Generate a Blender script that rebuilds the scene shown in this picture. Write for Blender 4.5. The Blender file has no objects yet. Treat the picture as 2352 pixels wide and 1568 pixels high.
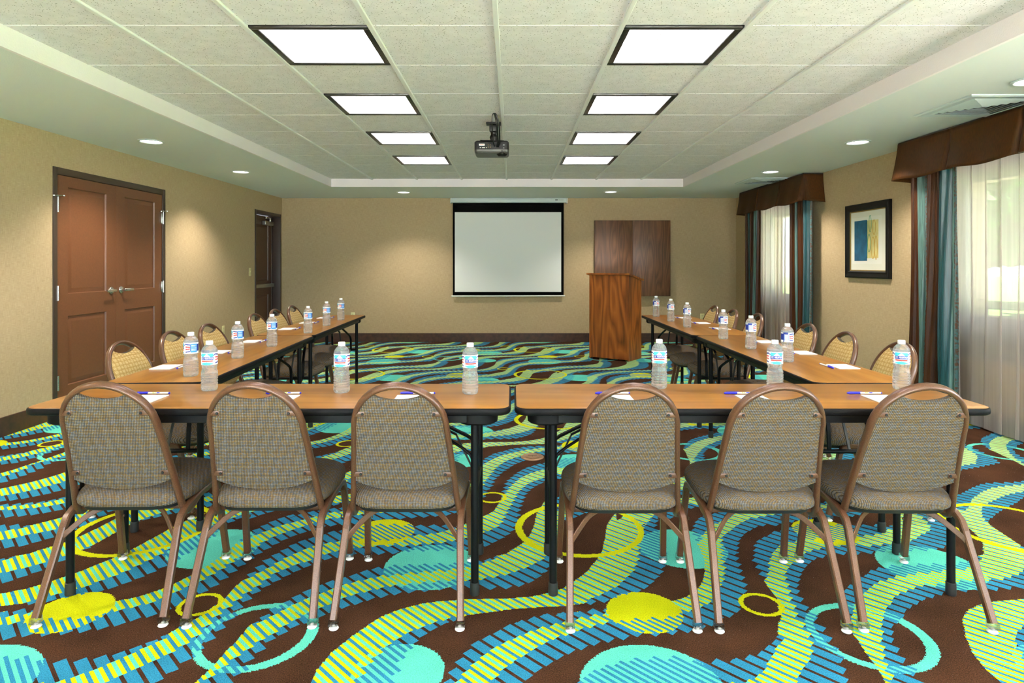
# Hotel meeting room: U of folding tables on a wavy carpet.  Units are metres; +Y runs from the camera to the end wall.
import bpy, bmesh, math, random
import numpy as np
from mathutils import Vector, Matrix
random.seed(7)
R = math.radians
PI = math.pi
scene = bpy.context.scene
COL = scene.collection

# ------------------------------------------------------------------ helpers
def lin(c):
    return tuple(((v / 255) / 12.92 if v / 255 <= 0.04045 else ((v / 255 + 0.055) / 1.055) ** 2.4) for v in c)

class MB:
    """Collects vertices, faces and material slots for ONE mesh."""
    def __init__(s):
        s.v = []; s.f = []; s.m = []; s.uv = []
    def add(s, verts, faces, mi=0, uvs=None):
        o = len(s.v)
        s.v += [tuple(p) for p in verts]
        for k, f in enumerate(faces):
            s.f.append(tuple(o + i for i in f)); s.m.append(mi)
            s.uv.append(uvs[k] if uvs else None)
        return s
    def box(s, x0, x1, y0, y1, z0, z1, mi=0):
        v = [(x, y, z) for z in (z0, z1) for y in (y0, y1) for x in (x0, x1)]
        return s.add(v, [(0, 2, 3, 1), (4, 5, 7, 6), (0, 1, 5, 4), (2, 6, 7, 3), (0, 4, 6, 2), (1, 3, 7, 5)], mi)
    def cbox(s, x0, x1, y0, y1, z0, z1, b=0.004, mi=0):
        """box with chamfered edges"""
        bm = bmesh.new()
        bmesh.ops.create_cube(bm, size=1)
        for q in bm.verts:
            q.co = Vector((x0 if q.co.x < 0 else x1, y0 if q.co.y < 0 else y1, z0 if q.co.z < 0 else z1))
        bmesh.ops.bevel(bm, geom=list(bm.edges), offset=b, segments=2, affect='EDGES', profile=0.5)
        bm.verts.index_update()
        s.add([tuple(q.co) for q in bm.verts], [tuple(q.index for q in f.verts) for f in bm.faces], mi)
        bm.free(); return s
    def sweep(s, pts, prof, mi=0, up=(0, 0, 1), caps=True, closed=False):
        """sweep a closed 2D profile (a along side, b along normal) along a polyline"""
        pts = [Vector(p) for p in pts]; n = len(pts); k = len(prof)
        rings = []; N = None
        for i in range(n):
            if closed:
                T = pts[(i + 1) % n] - pts[i - 1]
            else:
                T = pts[min(i + 1, n - 1)] - pts[max(i - 1, 0)]
            T.normalize()
            if N is None:
                N = Vector(up) - T * T.dot(Vector(up))
                if N.length < 1e-4:
                    N = Vector((0, 1, 0)) - T * T.y
            else:
                N = N - T * T.dot(N)
            N.normalize(); B = T.cross(N)
            rings.append([pts[i] + B * a + N * b for a, b in prof])
        v = [p for r in rings for p in r]; f = []
        m = n if closed else n - 1
        for i in range(m):
            for j in range(k):
                a = i * k + j; b = i * k + (j + 1) % k; i2 = (i + 1) % n
                f.append((a, b, i2 * k + (j + 1) % k, i2 * k + j))
        if caps and not closed:
            f.append(tuple(reversed(range(k)))); f.append(tuple((n - 1) * k + j for j in range(k)))
        return s.add(v, f, mi)
    def tube(s, pts, r, n=12, mi=0, caps=True, closed=False):
        return s.sweep(pts, [(r * math.cos(2 * PI * i / n), r * math.sin(2 * PI * i / n)) for i in range(n)], mi, caps=caps, closed=closed)
    def lathe(s, prof, n=24, c=(0, 0, 0), mi=0, caps=True, rfun=None):
        v = []; f = []
        for r, z in prof:
            for i in range(n):
                a = 2 * PI * i / n; rr = r if rfun is None else rfun(r, z, a)
                v.append((c[0] + rr * math.cos(a), c[1] + rr * math.sin(a), c[2] + z))
        for k in range(len(prof) - 1):
            for i in range(n):
                j = (i + 1) % n
                f.append((k * n + i, k * n + j, (k + 1) * n + j, (k + 1) * n + i))
        if caps:
            f.append(tuple(reversed(range(n)))); f.append(tuple((len(prof) - 1) * n + i for i in range(n)))
        return s.add(v, f, mi)
    def rings(s, rings, mi=0, cap0=True, cap1=True):
        """stack of closed rings with equal counts"""
        k = len(rings[0]); v = [p for r in rings for p in r]; f = []
        for i in range(len(rings) - 1):
            for j in range(k):
                j2 = (j + 1) % k
                f.append((i * k + j, i * k + j2, (i + 1) * k + j2, (i + 1) * k + j))
        if cap0: f.append(tuple(reversed(range(k))))
        if cap1: f.append(tuple((len(rings) - 1) * k + j for j in range(k)))
        return s.add(v, f, mi)
    def grid(s, P, nu, nv, mi=0, uv=None, flip=False):
        v = [P(i / nu, j / nv) for j in range(nv + 1) for i in range(nu + 1)]; f = []; u = []
        for j in range(nv):
            for i in range(nu):
                a = j * (nu + 1) + i
                q = (a, a + 1, a + nu + 2, a + nu + 1)
                if flip: q = tuple(reversed(q))
                f.append(q)
                if uv: u.append([uv(((t % (nu + 1)) / nu), (t // (nu + 1)) / nv) for t in q])
        return s.add(v, f, mi, u if uv else None)
    def xform(s, M):
        s.v = [tuple(M @ Vector(p)) for p in s.v]; return s
    def build(s, name, mats, parent=None, smooth=35, loc=None):
        me = bpy.data.meshes.new(name)
        me.from_pydata(s.v, [], s.f)
        if any(s.uv):
            L = me.uv_layers.new(name='UVMap').data; k = 0
            for f, u in zip(s.f, s.uv):
                for i in range(len(f)):
                    L[k].uv = u[i] if u else (0, 0); k += 1
        for m in (mats if isinstance(mats, (list, tuple)) else [mats]):
            me.materials.append(m)
        me.polygons.foreach_set('material_index', s.m)
        me.polygons.foreach_set('use_smooth', [bool(smooth)] * len(s.f))
        me.update()
        if smooth: me.set_sharp_from_angle(angle=R(smooth))
        o = bpy.data.objects.new(name, me); COL.objects.link(o)
        if parent: o.parent = parent
        if loc: o.location = loc
        return o

def rr_outline(hx, hy, r, n=6, cx=0, cy=0):
    """rounded rectangle, counter-clockwise"""
    out = []
    for sx, sy, a0 in ((1, 1, 0), (-1, 1, 90), (-1, -1, 180), (1, -1, 270)):
        for i in range(n + 1):
            a = R(a0 + 90 * i / n)
            out.append((cx + sx * (hx - r) + r * math.cos(a), cy + sy * (hy - r) + r * math.sin(a)))
    return out

def rprof(w, h, c):
    a, b = w / 2, h / 2
    return [(a - c, -b), (a, -b + c), (a, b - c), (a - c, b), (-a + c, b), (-a, b - c), (-a, -b + c), (-a + c, -b)]

def catmull(p, n=6):
    p = [Vector(q) for q in p]; out = []
    for i in range(len(p) - 1):
        a = p[max(i - 1, 0)]; b = p[i]; c = p[i + 1]; d = p[min(i + 2, len(p) - 1)]
        for k in range(n):
            t = k / n
            out.append(0.5 * ((2 * b) + (c - a) * t + (2 * a - 5 * b + 4 * c - d) * t * t + (3 * b - a - 3 * c + d) * t ** 3))
    out.append(p[-1]); return out

def thing(name, label, cat, loc=(0, 0, 0), rz=0, group=None):
    o = bpy.data.objects.new(name, None); COL.objects.link(o)
    o.empty_display_size = 0.1
    o.location = loc; o.rotation_euler = (0, 0, rz)
    return tag(o, label, cat, group)

def tag(o, label, cat, group=None):
    o['label'] = label; o['category'] = cat
    if group: o['group'] = group
    return o

def structure(o, label=None):
    o['kind'] = 'structure'
    if label: o['label'] = label
    return o

def copy_tree(o, parent=None):
    c = o.copy(); COL.objects.link(c); c.parent = parent
    for ch in list(o.children): copy_tree(ch, c)
    return c

# ------------------------------------------------------------------ materials
class N:
    def __init__(s, name):
        s.m = bpy.data.materials.new(name); s.m.use_nodes = True
        s.t = s.m.node_tree; s.t.nodes.clear()
        s.out = s.n('ShaderNodeOutputMaterial')
    def n(s, typ, **kw):
        q = s.t.nodes.new(typ)
        for k, v in kw.items():
            if k.startswith('i_'):
                key = k[2:].replace('_', ' ')
                q.inputs[key].default_value = v
            else: setattr(q, k, v)
        return q
    def l(s, a, b): s.t.links.new(a, b)
    def bsdf(s, color=None, rough=0.5, metal=0.0, **kw):
        p = s.n('ShaderNodeBsdfPrincipled')
        if color is not None: p.inputs['Base Color'].default_value = (*lin(color), 1)
        p.inputs['Roughness'].default_value = rough; p.inputs['Metallic'].default_value = metal
        for k, v in kw.items(): p.inputs[k.replace('_', ' ')].default_value = v
        s.l(p.outputs[0], s.out.inputs[0]); s.p = p; return p
    def coord(s, kind='Object', scale=(1, 1, 1), rot=(0, 0, 0)):
        tc = s.n('ShaderNodeTexCoord'); mp = s.n('ShaderNodeMapping')
        mp.inputs['Scale'].default_value = scale; mp.inputs['Rotation'].default_value = rot
        s.l(tc.outputs[kind], mp.inputs[0]); return mp.outputs[0]
    def noise(s, vec, scale, detail=3, rough=0.5):
        q = s.n('ShaderNodeTexNoise'); q.inputs['Scale'].default_value = scale
        q.inputs['Detail'].default_value = detail; q.inputs['Roughness'].default_value = rough
        s.l(vec, q.inputs['Vector']); return q.outputs['Fac']
    def ramp(s, fac, stops, interp='LINEAR'):
        q = s.n('ShaderNodeValToRGB'); cr = q.color_ramp; cr.interpolation = interp
        while len(cr.elements) < len(stops): cr.elements.new(0.5)
        for e, (p, c) in zip(cr.elements, stops): e.position = p; e.color = (*lin(c), 1)
        s.l(fac, q.inputs[0]); return q.outputs[0]
    def math(s, op, a, b=None, c=None):
        q = s.n('ShaderNodeMath', operation=op)
        for i, v in enumerate((a, b, c)):
            if v is None: continue
            if isinstance(v, (int, float)): q.inputs[i].default_value = v
            else: s.l(v, q.inputs[i])
        return q.outputs[0]
    def sep(s, vec):
        q = s.n('ShaderNodeSeparateXYZ'); s.l(vec, q.inputs[0]); return q.outputs
    def bump(s, h, strength=0.3, dist=0.002):
        q = s.n('ShaderNodeBump'); q.inputs['Strength'].default_value = strength; q.inputs['Distance'].default_value = dist
        s.l(h, q.inputs['Height']); s.l(q.outputs[0], s.p.inputs['Normal'])

def plain(name, color, rough=0.5, metal=0.0, grain=0.0, gscale=60, **kw):
    b = N(name); b.bsdf(color, rough, metal, **kw)
    if grain:
        f = b.noise(b.coord(), gscale, 4)
        lo = tuple(v * (1 - grain) for v in color); hi = tuple(min(255, v * (1 + grain)) for v in color)
        b.l(b.ramp(f, [(0.3, lo), (0.7, hi)]), b.p.inputs['Base Color'])
        b.bump(f, 0.15, 0.001)
    return b.m

def carpet(name, color, var):
    b = N(name); b.bsdf(color, 0.95, Sheen_Weight=0.0, Specular_IOR_Level=0.05)
    v = b.coord(); f = b.noise(v, 260, 3, 0.75); g = b.noise(v, 5, 2)
    mix = b.math('ADD', b.math('MULTIPLY', f, 0.8), b.math('MULTIPLY', g, 0.2))
    lo = tuple(c * (1 - var) for c in color); hi = tuple(min(255, c * (1 + var) + 8) for c in color)
    b.l(b.ramp(mix, [(0.36, lo), (0.64, hi)]), b.p.inputs['Base Color'])
    b.bump(f, 0.5, 0.004); return b.m

def wood(name, dark, mid, light, axis='X', rings=9.0, rough=0.35, width=3.0, stretch=0.12, contrast=0.5):
    """cathedral grain: contour lines of a stretched noise, plus fine pores along the grain"""
    b = N(name); b.bsdf(mid, rough, Coat_Weight=0.12, Coat_Roughness=0.25)
    sc = {'X': (width * stretch, width, width), 'Z': (width, width, width * stretch)}[axis]
    base = b.noise(b.coord('Object', sc), 1.0, 1.2, 0.4)
    line = b.math('FRACT', b.math('MULTIPLY', base, rings))
    line = b.math('ABSOLUTE', b.math('SUBTRACT', line, 0.5))
    sc2 = {'X': (3, 300, 300), 'Z': (300, 300, 3)}[axis]
    fibre = b.noise(b.coord('Object', sc2), 1.0, 2, 0.6)
    tone = b.noise(b.coord('Object', tuple(v * 2.2 for v in sc)), 1.0, 2, 0.5)
    mix = b.math('ADD', b.math('ADD', b.math('MULTIPLY', line, 2 * contrast * 0.5), b.math('MULTIPLY', fibre, 0.45)), b.math('MULTIPLY', tone, 0.55 - contrast * 0.5))
    b.l(b.ramp(mix, [(0.3, dark), (0.5, mid), (0.72, light)]), b.p.inputs['Base Color'])
    return b.m

M = {}
M['c_brown'] = carpet('carpet_brown', (52, 32, 21), 0.6)
M['c_blue'] = carpet('carpet_blue', (40, 120, 154), 0.2)
M['c_lime'] = carpet('carpet_lime', (194, 197, 14), 0.12)
M['c_teal'] = carpet('carpet_teal', (88, 194, 172), 0.14)

def wallcover():
    b = N('woven_wallcover'); b.bsdf((184, 161, 127), 0.75, Specular_IOR_Level=0.2)
    h = b.noise(b.coord('Object', (20, 20, 420)), 1, 3, 0.6)
    k = b.noise(b.coord('Object', (300, 300, 16)), 1, 3, 0.6)
    g = b.noise(b.coord(), 700, 1)
    mix = b.math('ADD', b.math('ADD', b.math('MULTIPLY', h, .4), b.math('MULTIPLY', k, .4)), b.math('MULTIPLY', g, .2))
    b.l(b.ramp(mix, [(0.34, (164, 141, 106)), (0.5, (184, 161, 127)), (0.66, (204, 182, 148))]), b.p.inputs['Base Color'])
    b.bump(mix, 0.25, 0.002); return b.m
M['wall'] = wallcover()
def stucco(name, col):
    b = N(name); b.bsdf(col, 0.8, Specular_IOR_Level=0.2)
    f = b.noise(b.coord(), 130, 3, 0.6); b.bump(f, 0.35, 0.004); return b.m
M['soffit'] = stucco('soffit_paint', (226, 228, 226))
M['fascia'] = stucco('fascia_paint', (242, 233, 236))
def tile():
    b = N('acoustic_tile'); b.bsdf((234, 227, 230), 0.9, Specular_IOR_Level=0.1)
    v = b.coord()
    vo = b.n('ShaderNodeTexVoronoi'); vo.inputs['Scale'].default_value = 85; b.l(v, vo.inputs['Vector'])
    big = b.noise(v, 90, 2, 0.6)
    fis = b.noise(b.coord('Object', (60, 140, 1)), 1, 2)
    hole = b.math('MULTIPLY', b.math('LESS_THAN', vo.outputs['Distance'], 0.26), b.math('GREATER_THAN', big, 0.53))
    hole = b.math('MAXIMUM', hole, b.math('MULTIPLY', b.math('GREATER_THAN', fis, 0.72), 0.7))
    tone = b.ramp(b.noise(v, 14, 3), [(0.3, (228, 221, 224)), (0.7, (238, 231, 234))])
    mx = b.n('ShaderNodeMix', data_type='RGBA'); b.l(hole, mx.inputs[0]); b.l(tone, mx.inputs[6])
    mx.inputs[7].default_value = (*lin((140, 134, 128)), 1)
    b.l(mx.outputs[2], b.p.inputs['Base Color'])
    b.bump(b.math('MULTIPLY', hole, -1), 0.4, 0.003); return b.m
M['tile'] = tile()
M['tbar'] = plain('grid_white', (234, 230, 231), 0.5)
M['base'] = plain('baseboard_brown', (66, 38, 24), 0.45, grain=0.2, gscale=20)
M['door'] = plain('door_paint', (112, 69, 43), 0.38, grain=0.05, gscale=90)
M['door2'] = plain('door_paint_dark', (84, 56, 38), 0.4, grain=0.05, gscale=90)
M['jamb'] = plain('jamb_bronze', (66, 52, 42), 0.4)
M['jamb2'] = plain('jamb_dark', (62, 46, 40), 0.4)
M['chrome'] = plain('satin_chrome', (205, 205, 200), 0.22, 1.0)
M['steel'] = plain('brushed_steel', (170, 168, 160), 0.35, 0.9)
M['black'] = plain('black_paint', (12, 11, 11), 0.45, Specular_IOR_Level=0.3)
M['matte'] = plain('matte_black_cloth', (10, 10, 10), 0.95, Specular_IOR_Level=0.05)
M['blackm'] = plain('black_metal', (12, 12, 14), 0.45, 0.0, Specular_IOR_Level=0.2)
M['edge'] = plain('black_vinyl_edge', (12, 10, 11), 0.55, Specular_IOR_Level=0.15)
M['rubber'] = plain('rubber', (34, 36, 36), 0.6)
M['ivory'] = plain('ivory_plastic', (222, 214, 160), 0.4)
M['slot'] = plain('dark_slot', (25, 24, 22), 0.6)
M['white'] = plain('white_plastic', (240, 240, 236), 0.35)
M['glide'] = plain('glide_nylon', (246, 244, 238), 0.3)
M['paper'] = plain('white_paper', (250, 250, 248), 0.8)
M['inkblue'] = plain('pen_blue', (44, 44, 200), 0.3)
M['inkgreen'] = plain('pen_print', (190, 220, 40), 0.4)
M['brass'] = plain('floor_box_brass', (168, 130, 96), 0.4, 0.6)
M['trim'] = plain('black_trim', (18, 16, 15), 0.35)
M['vent'] = plain('vent_white', (206, 216, 216), 0.4)
M['gunmetal'] = plain('projector_black', (9, 8, 11), 0.5, Specular_IOR_Level=0.25)
M['grey'] = plain('projector_grey', (58, 58, 56), 0.4)
M['gold'] = plain('gold_fillet', (168, 140, 78), 0.35, 0.6)
M['mat'] = plain('mat_board', (240, 236, 222), 0.8)
M['red'] = plain('label_red', (222, 52, 48), 0.4)
M['cyan'] = plain('label_cyan', (70, 200, 236), 0.4)
M['sky'] = plain('label_sky', (58, 150, 226), 0.4)
M['navy'] = plain('label_navy', (38, 58, 150), 0.4)
def hammered():
    b = N('chair_copper_paint'); b.bsdf((118, 78, 54), 0.36, 0.2, Coat_Weight=0.4, Coat_Roughness=0.18)
    f = b.noise(b.coord(), 380, 2)
    b.l(b.ramp(f, [(0.35, (82, 51, 33)), (0.65, (105, 68, 45))]), b.p.inputs['Base Color'])
    b.bump(f, 0.12, 0.001); return b.m
M['copper'] = hammered()
def weave(name, kind):
    """woven chair fabric: rows of tan, grey and blue-grey dots between dark threads"""
    b = N(name); b.bsdf((130, 110, 84), 0.85, Specular_IOR_Level=0.15)
    v = b.coord(); x, y, z = b.sep(v)[:3]
    k = PI / 0.0058
    a = b.math('MULTIPLY', b.math('ADD', x, b.math('MULTIPLY', y, 0.5)), k)
    c = b.math('MULTIPLY', b.math('ADD', b.math('MULTIPLY', z, 1.32), y), k)
    f = b.math('MULTIPLY', b.math('ABSOLUTE', b.math('SINE', a)), b.math('ABSOLUTE', b.math('SINE', c)))
    cell = b.n('ShaderNodeTexVoronoi'); cell.inputs['Scale'].default_value = 190; b.l(v, cell.inputs['Vector'])
    rnd = b.sep(cell.outputs['Color'])[0]
    band = b.math('ADD', b.math('MULTIPLY', b.math('SINE', b.math('MULTIPLY', c, 0.25)), 0.12), rnd)
    if kind == 'back':
        dot = b.ramp(band, [(0.2, (150, 122, 84)), (0.45, (136, 118, 92)), (0.6, (142, 134, 130)), (0.95, (122, 118, 118))])
        dark = (26, 20, 18)
    else:
        k2 = 2 * PI / 0.046
        h1 = b.math('COSINE', b.math('MULTIPLY', x, k2)); h2 = b.math('COSINE', b.math('MULTIPLY', z, k2 * 1.15))
        hex_ = b.math('ABSOLUTE', b.math('ADD', b.math('MULTIPLY', h1, h2), 0.1))
        dot = b.ramp(hex_, [(0.05, (186, 146, 78)), (0.2, (216, 182, 116)), (0.8, (236, 210, 154))]); dark = (176, 140, 84)
    mx = b.n('ShaderNodeMix', data_type='RGBA'); b.l(b.math('MULTIPLY', b.math('POWER', f, 0.65), 1.0), mx.inputs[0])
    mx.inputs[6].default_value = (*lin(dark), 1); b.l(dot, mx.inputs[7])
    b.l(mx.outputs[2], b.p.inputs['Base Color'])
    b.bump(f, 0.35, 0.002); return b.m
M['weave'] = weave('chair_weave', 'back')
M['lit_weave'] = weave('chair_weave_lit', 'front')  # gold tone imitates light on the same weave; the honeycomb is pattern
M['oak'] = wood('table_laminate', (128, 77, 26), (164, 107, 40), (190, 135, 64), 'X', 9, 0.3, 3.2, 0.10, 0.22)
M['walnut'] = wood('lectern_walnut', (92, 44, 12), (150, 80, 26), (186, 108, 42), 'Z', 9, 0.38, 4.5, 0.16, 0.5)
M['walnut2'] = wood('cabinet_walnut', (66, 40, 24), (98, 62, 38), (126, 84, 54), 'Z', 9, 0.45, 7.0, 0.13, 0.4)

def glassy(name, tint, ior, rough, clear, white_lift=0.0):
    b = N(name); p = b.bsdf(tint, rough, Transmission_Weight=1.0, IOR=ior)
    t = b.n('ShaderNodeBsdfTransparent'); mx = b.n('ShaderNodeMixShader'); mx.inputs[0].default_value = clear
    q = b.n('ShaderNodeBsdfDiffuse'); q.inputs[0].default_value = (1, 1, 1, 1); m0 = b.n('ShaderNodeMixShader'); m0.inputs[0].default_value = white_lift
    b.l(p.outputs[0], m0.inputs[1]); b.l(q.outputs[0], m0.inputs[2]); b.l(m0.outputs[0], mx.inputs[1]); b.l(t.outputs[0], mx.inputs[2]); b.l(mx.outputs[0], b.out.inputs[0]); return b.m
M['bottle'] = glassy('clear_bottle', (250, 252, 252), 1.33, 0.0, 0.30, 0.2)  # white mixed into the clear plastic to imitate its bright glints
M['sleeve'] = glassy('clear_sleeve', (236, 232, 226), 1.3, 0.12, 0.45)
def pane(name, tint):
    b = N(name); g = b.n('ShaderNodeBsdfGlossy'); g.inputs['Roughness'].default_value = 0.02
    t = b.n('ShaderNodeBsdfTransparent'); t.inputs[0].default_value = (*tint, 1)
    mx = b.n('ShaderNodeMixShader'); mx.inputs[0].default_value = 0.06
    b.l(t.outputs[0], mx.inputs[1]); b.l(g.outputs[0], mx.inputs[2]); b.l(mx.outputs[0], b.out.inputs[0]); return b.m
M['glass'] = pane('dimmed_window_glass', (.46, .48, .47)); M['glass3'] = pane('clear_window_glass', (.96, .98, .97))  # grey tint on the curtained windows added to dim their daylight
def sheer():
    b = N('sheer_voile')
    d = b.n('ShaderNodeBsdfDiffuse'); d.inputs[0].default_value = (*lin((205, 196, 190)), 1)
    tl = b.n('ShaderNodeBsdfTranslucent'); tl.inputs[0].default_value = (*lin((232, 220, 218)), 1)
    tr = b.n('ShaderNodeBsdfTransparent'); tr.inputs[0].default_value = (0.97, 0.96, 0.95, 1)
    m1 = b.n('ShaderNodeMixShader'); m1.inputs[0].default_value = 0.55
    b.l(d.outputs[0], m1.inputs[1]); b.l(tl.outputs[0], m1.inputs[2])
    m2 = b.n('ShaderNodeMixShader')
    thread = b.noise(b.coord('UV', (60, 1.2, 1)), 1, 3, 0.6)
    b.l(b.math('ADD', b.math('MULTIPLY', thread, 0.4), 0.08), m2.inputs[0])
    b.l(m1.outputs[0], m2.inputs[1]); b.l(tr.outputs[0], m2.inputs[2]); b.l(m2.outputs[0], b.out.inputs[0]); return b.m
M['sheer'] = sheer()
def satin(name, col, rough=0.36, spec=0.45):
    b = N(name); b.bsdf(col, rough, Specular_IOR_Level=spec)
    f = b.noise(b.coord('Object', (180, 180, 6)), 1, 2)
    lo = tuple(c * 0.82 for c in col); hi = tuple(min(255, c * 1.18) for c in col)
    b.l(b.ramp(f, [(0.3, lo), (0.7, hi)]), b.p.inputs['Base Color']); b.bump(f, 0.1, 0.001); return b.m
M['dbrown'] = satin('drape_brown', (62, 33, 14), 0.45, 0.2)
M['dteal'] = satin('drape_teal', (26, 66, 72), 0.34)
M['dpale'] = satin('drape_silver', (84, 116, 112), 0.32)
M['valance'] = satin('valance_brown', (60, 34, 10), 0.5, 0.15)
def ruched():
    b = N('drape_ruched'); b.bsdf((70, 96, 94), 0.4, Sheen_Weight=0.3)
    f = b.noise(b.coord('UV', (14, 110, 1)), 1, 3)
    b.l(b.ramp(f, [(0.42, (78, 46, 28)), (0.55, (60, 98, 102))]), b.p.inputs['Base Color']); b.bump(f, 0.4, 0.004); return b.m
M['druche'] = ruched()
def screen_mat():
    b = N('screen_fabric'); b.bsdf((234, 233, 230), 0.6); return b.m
M['screen'] = screen_mat()
def emit(name, col, strength):
    b = N(name); e = b.n('ShaderNodeEmission'); e.inputs[0].default_value = (*lin(col), 1); e.inputs[1].default_value = strength
    b.l(e.outputs[0], b.out.inputs[0]); return b.m
M['lamp'] = emit('troffer_light', (250, 246, 255), 4.2)
M['can'] = emit('downlight_glow', (255, 246, 232), 3.0)
M['louver'] = plain('louver_white', (214, 212, 206), 0.3)
def brick():
    b = N('cream_brick'); b.bsdf((206, 190, 160), 0.9)
    br = b.n('ShaderNodeTexBrick'); br.inputs['Scale'].default_value = 1.0
    br.inputs['Color1'].default_value = (*lin((214, 198, 168)), 1); br.inputs['Color2'].default_value = (*lin((190, 170, 138)), 1)
    br.inputs['Mortar'].default_value = (*lin((150, 138, 120)), 1)
    br.inputs['Brick Width'].default_value = 0.2; br.inputs['Row Height'].default_value = 0.076; br.inputs['Mortar Size'].default_value = 0.006
    x, y, z = b.sep(b.coord())[:3]
    cb = b.n('ShaderNodeCombineXYZ'); b.l(b.math('ADD', x, y), cb.inputs[0]); b.l(z, cb.inputs[1]); b.l(cb.outputs[0], br.inputs['Vector'])
    b.l(br.outputs['Color'], b.p.inputs['Base Color']); return b.m
M['brick'] = brick()
M['alu'] = plain('window_aluminium', (176, 178, 176), 0.4, 0.3)
M['sill'] = plain('sill_stone', (150, 146, 140), 0.4, grain=0.1)
M['grass'] = plain('lawn_green', (96, 132, 60), 0.95, grain=0.3, gscale=30)
M['paving'] = plain('pale_paving', (232, 228, 218), 0.9, grain=0.05, gscale=12)
M['leaf'] = plain('tree_leaves', (70, 110, 48), 0.7, grain=0.4, gscale=8)
M['bark'] = plain('tree_bark', (88, 68, 50), 0.9, grain=0.3, gscale=12)
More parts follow.
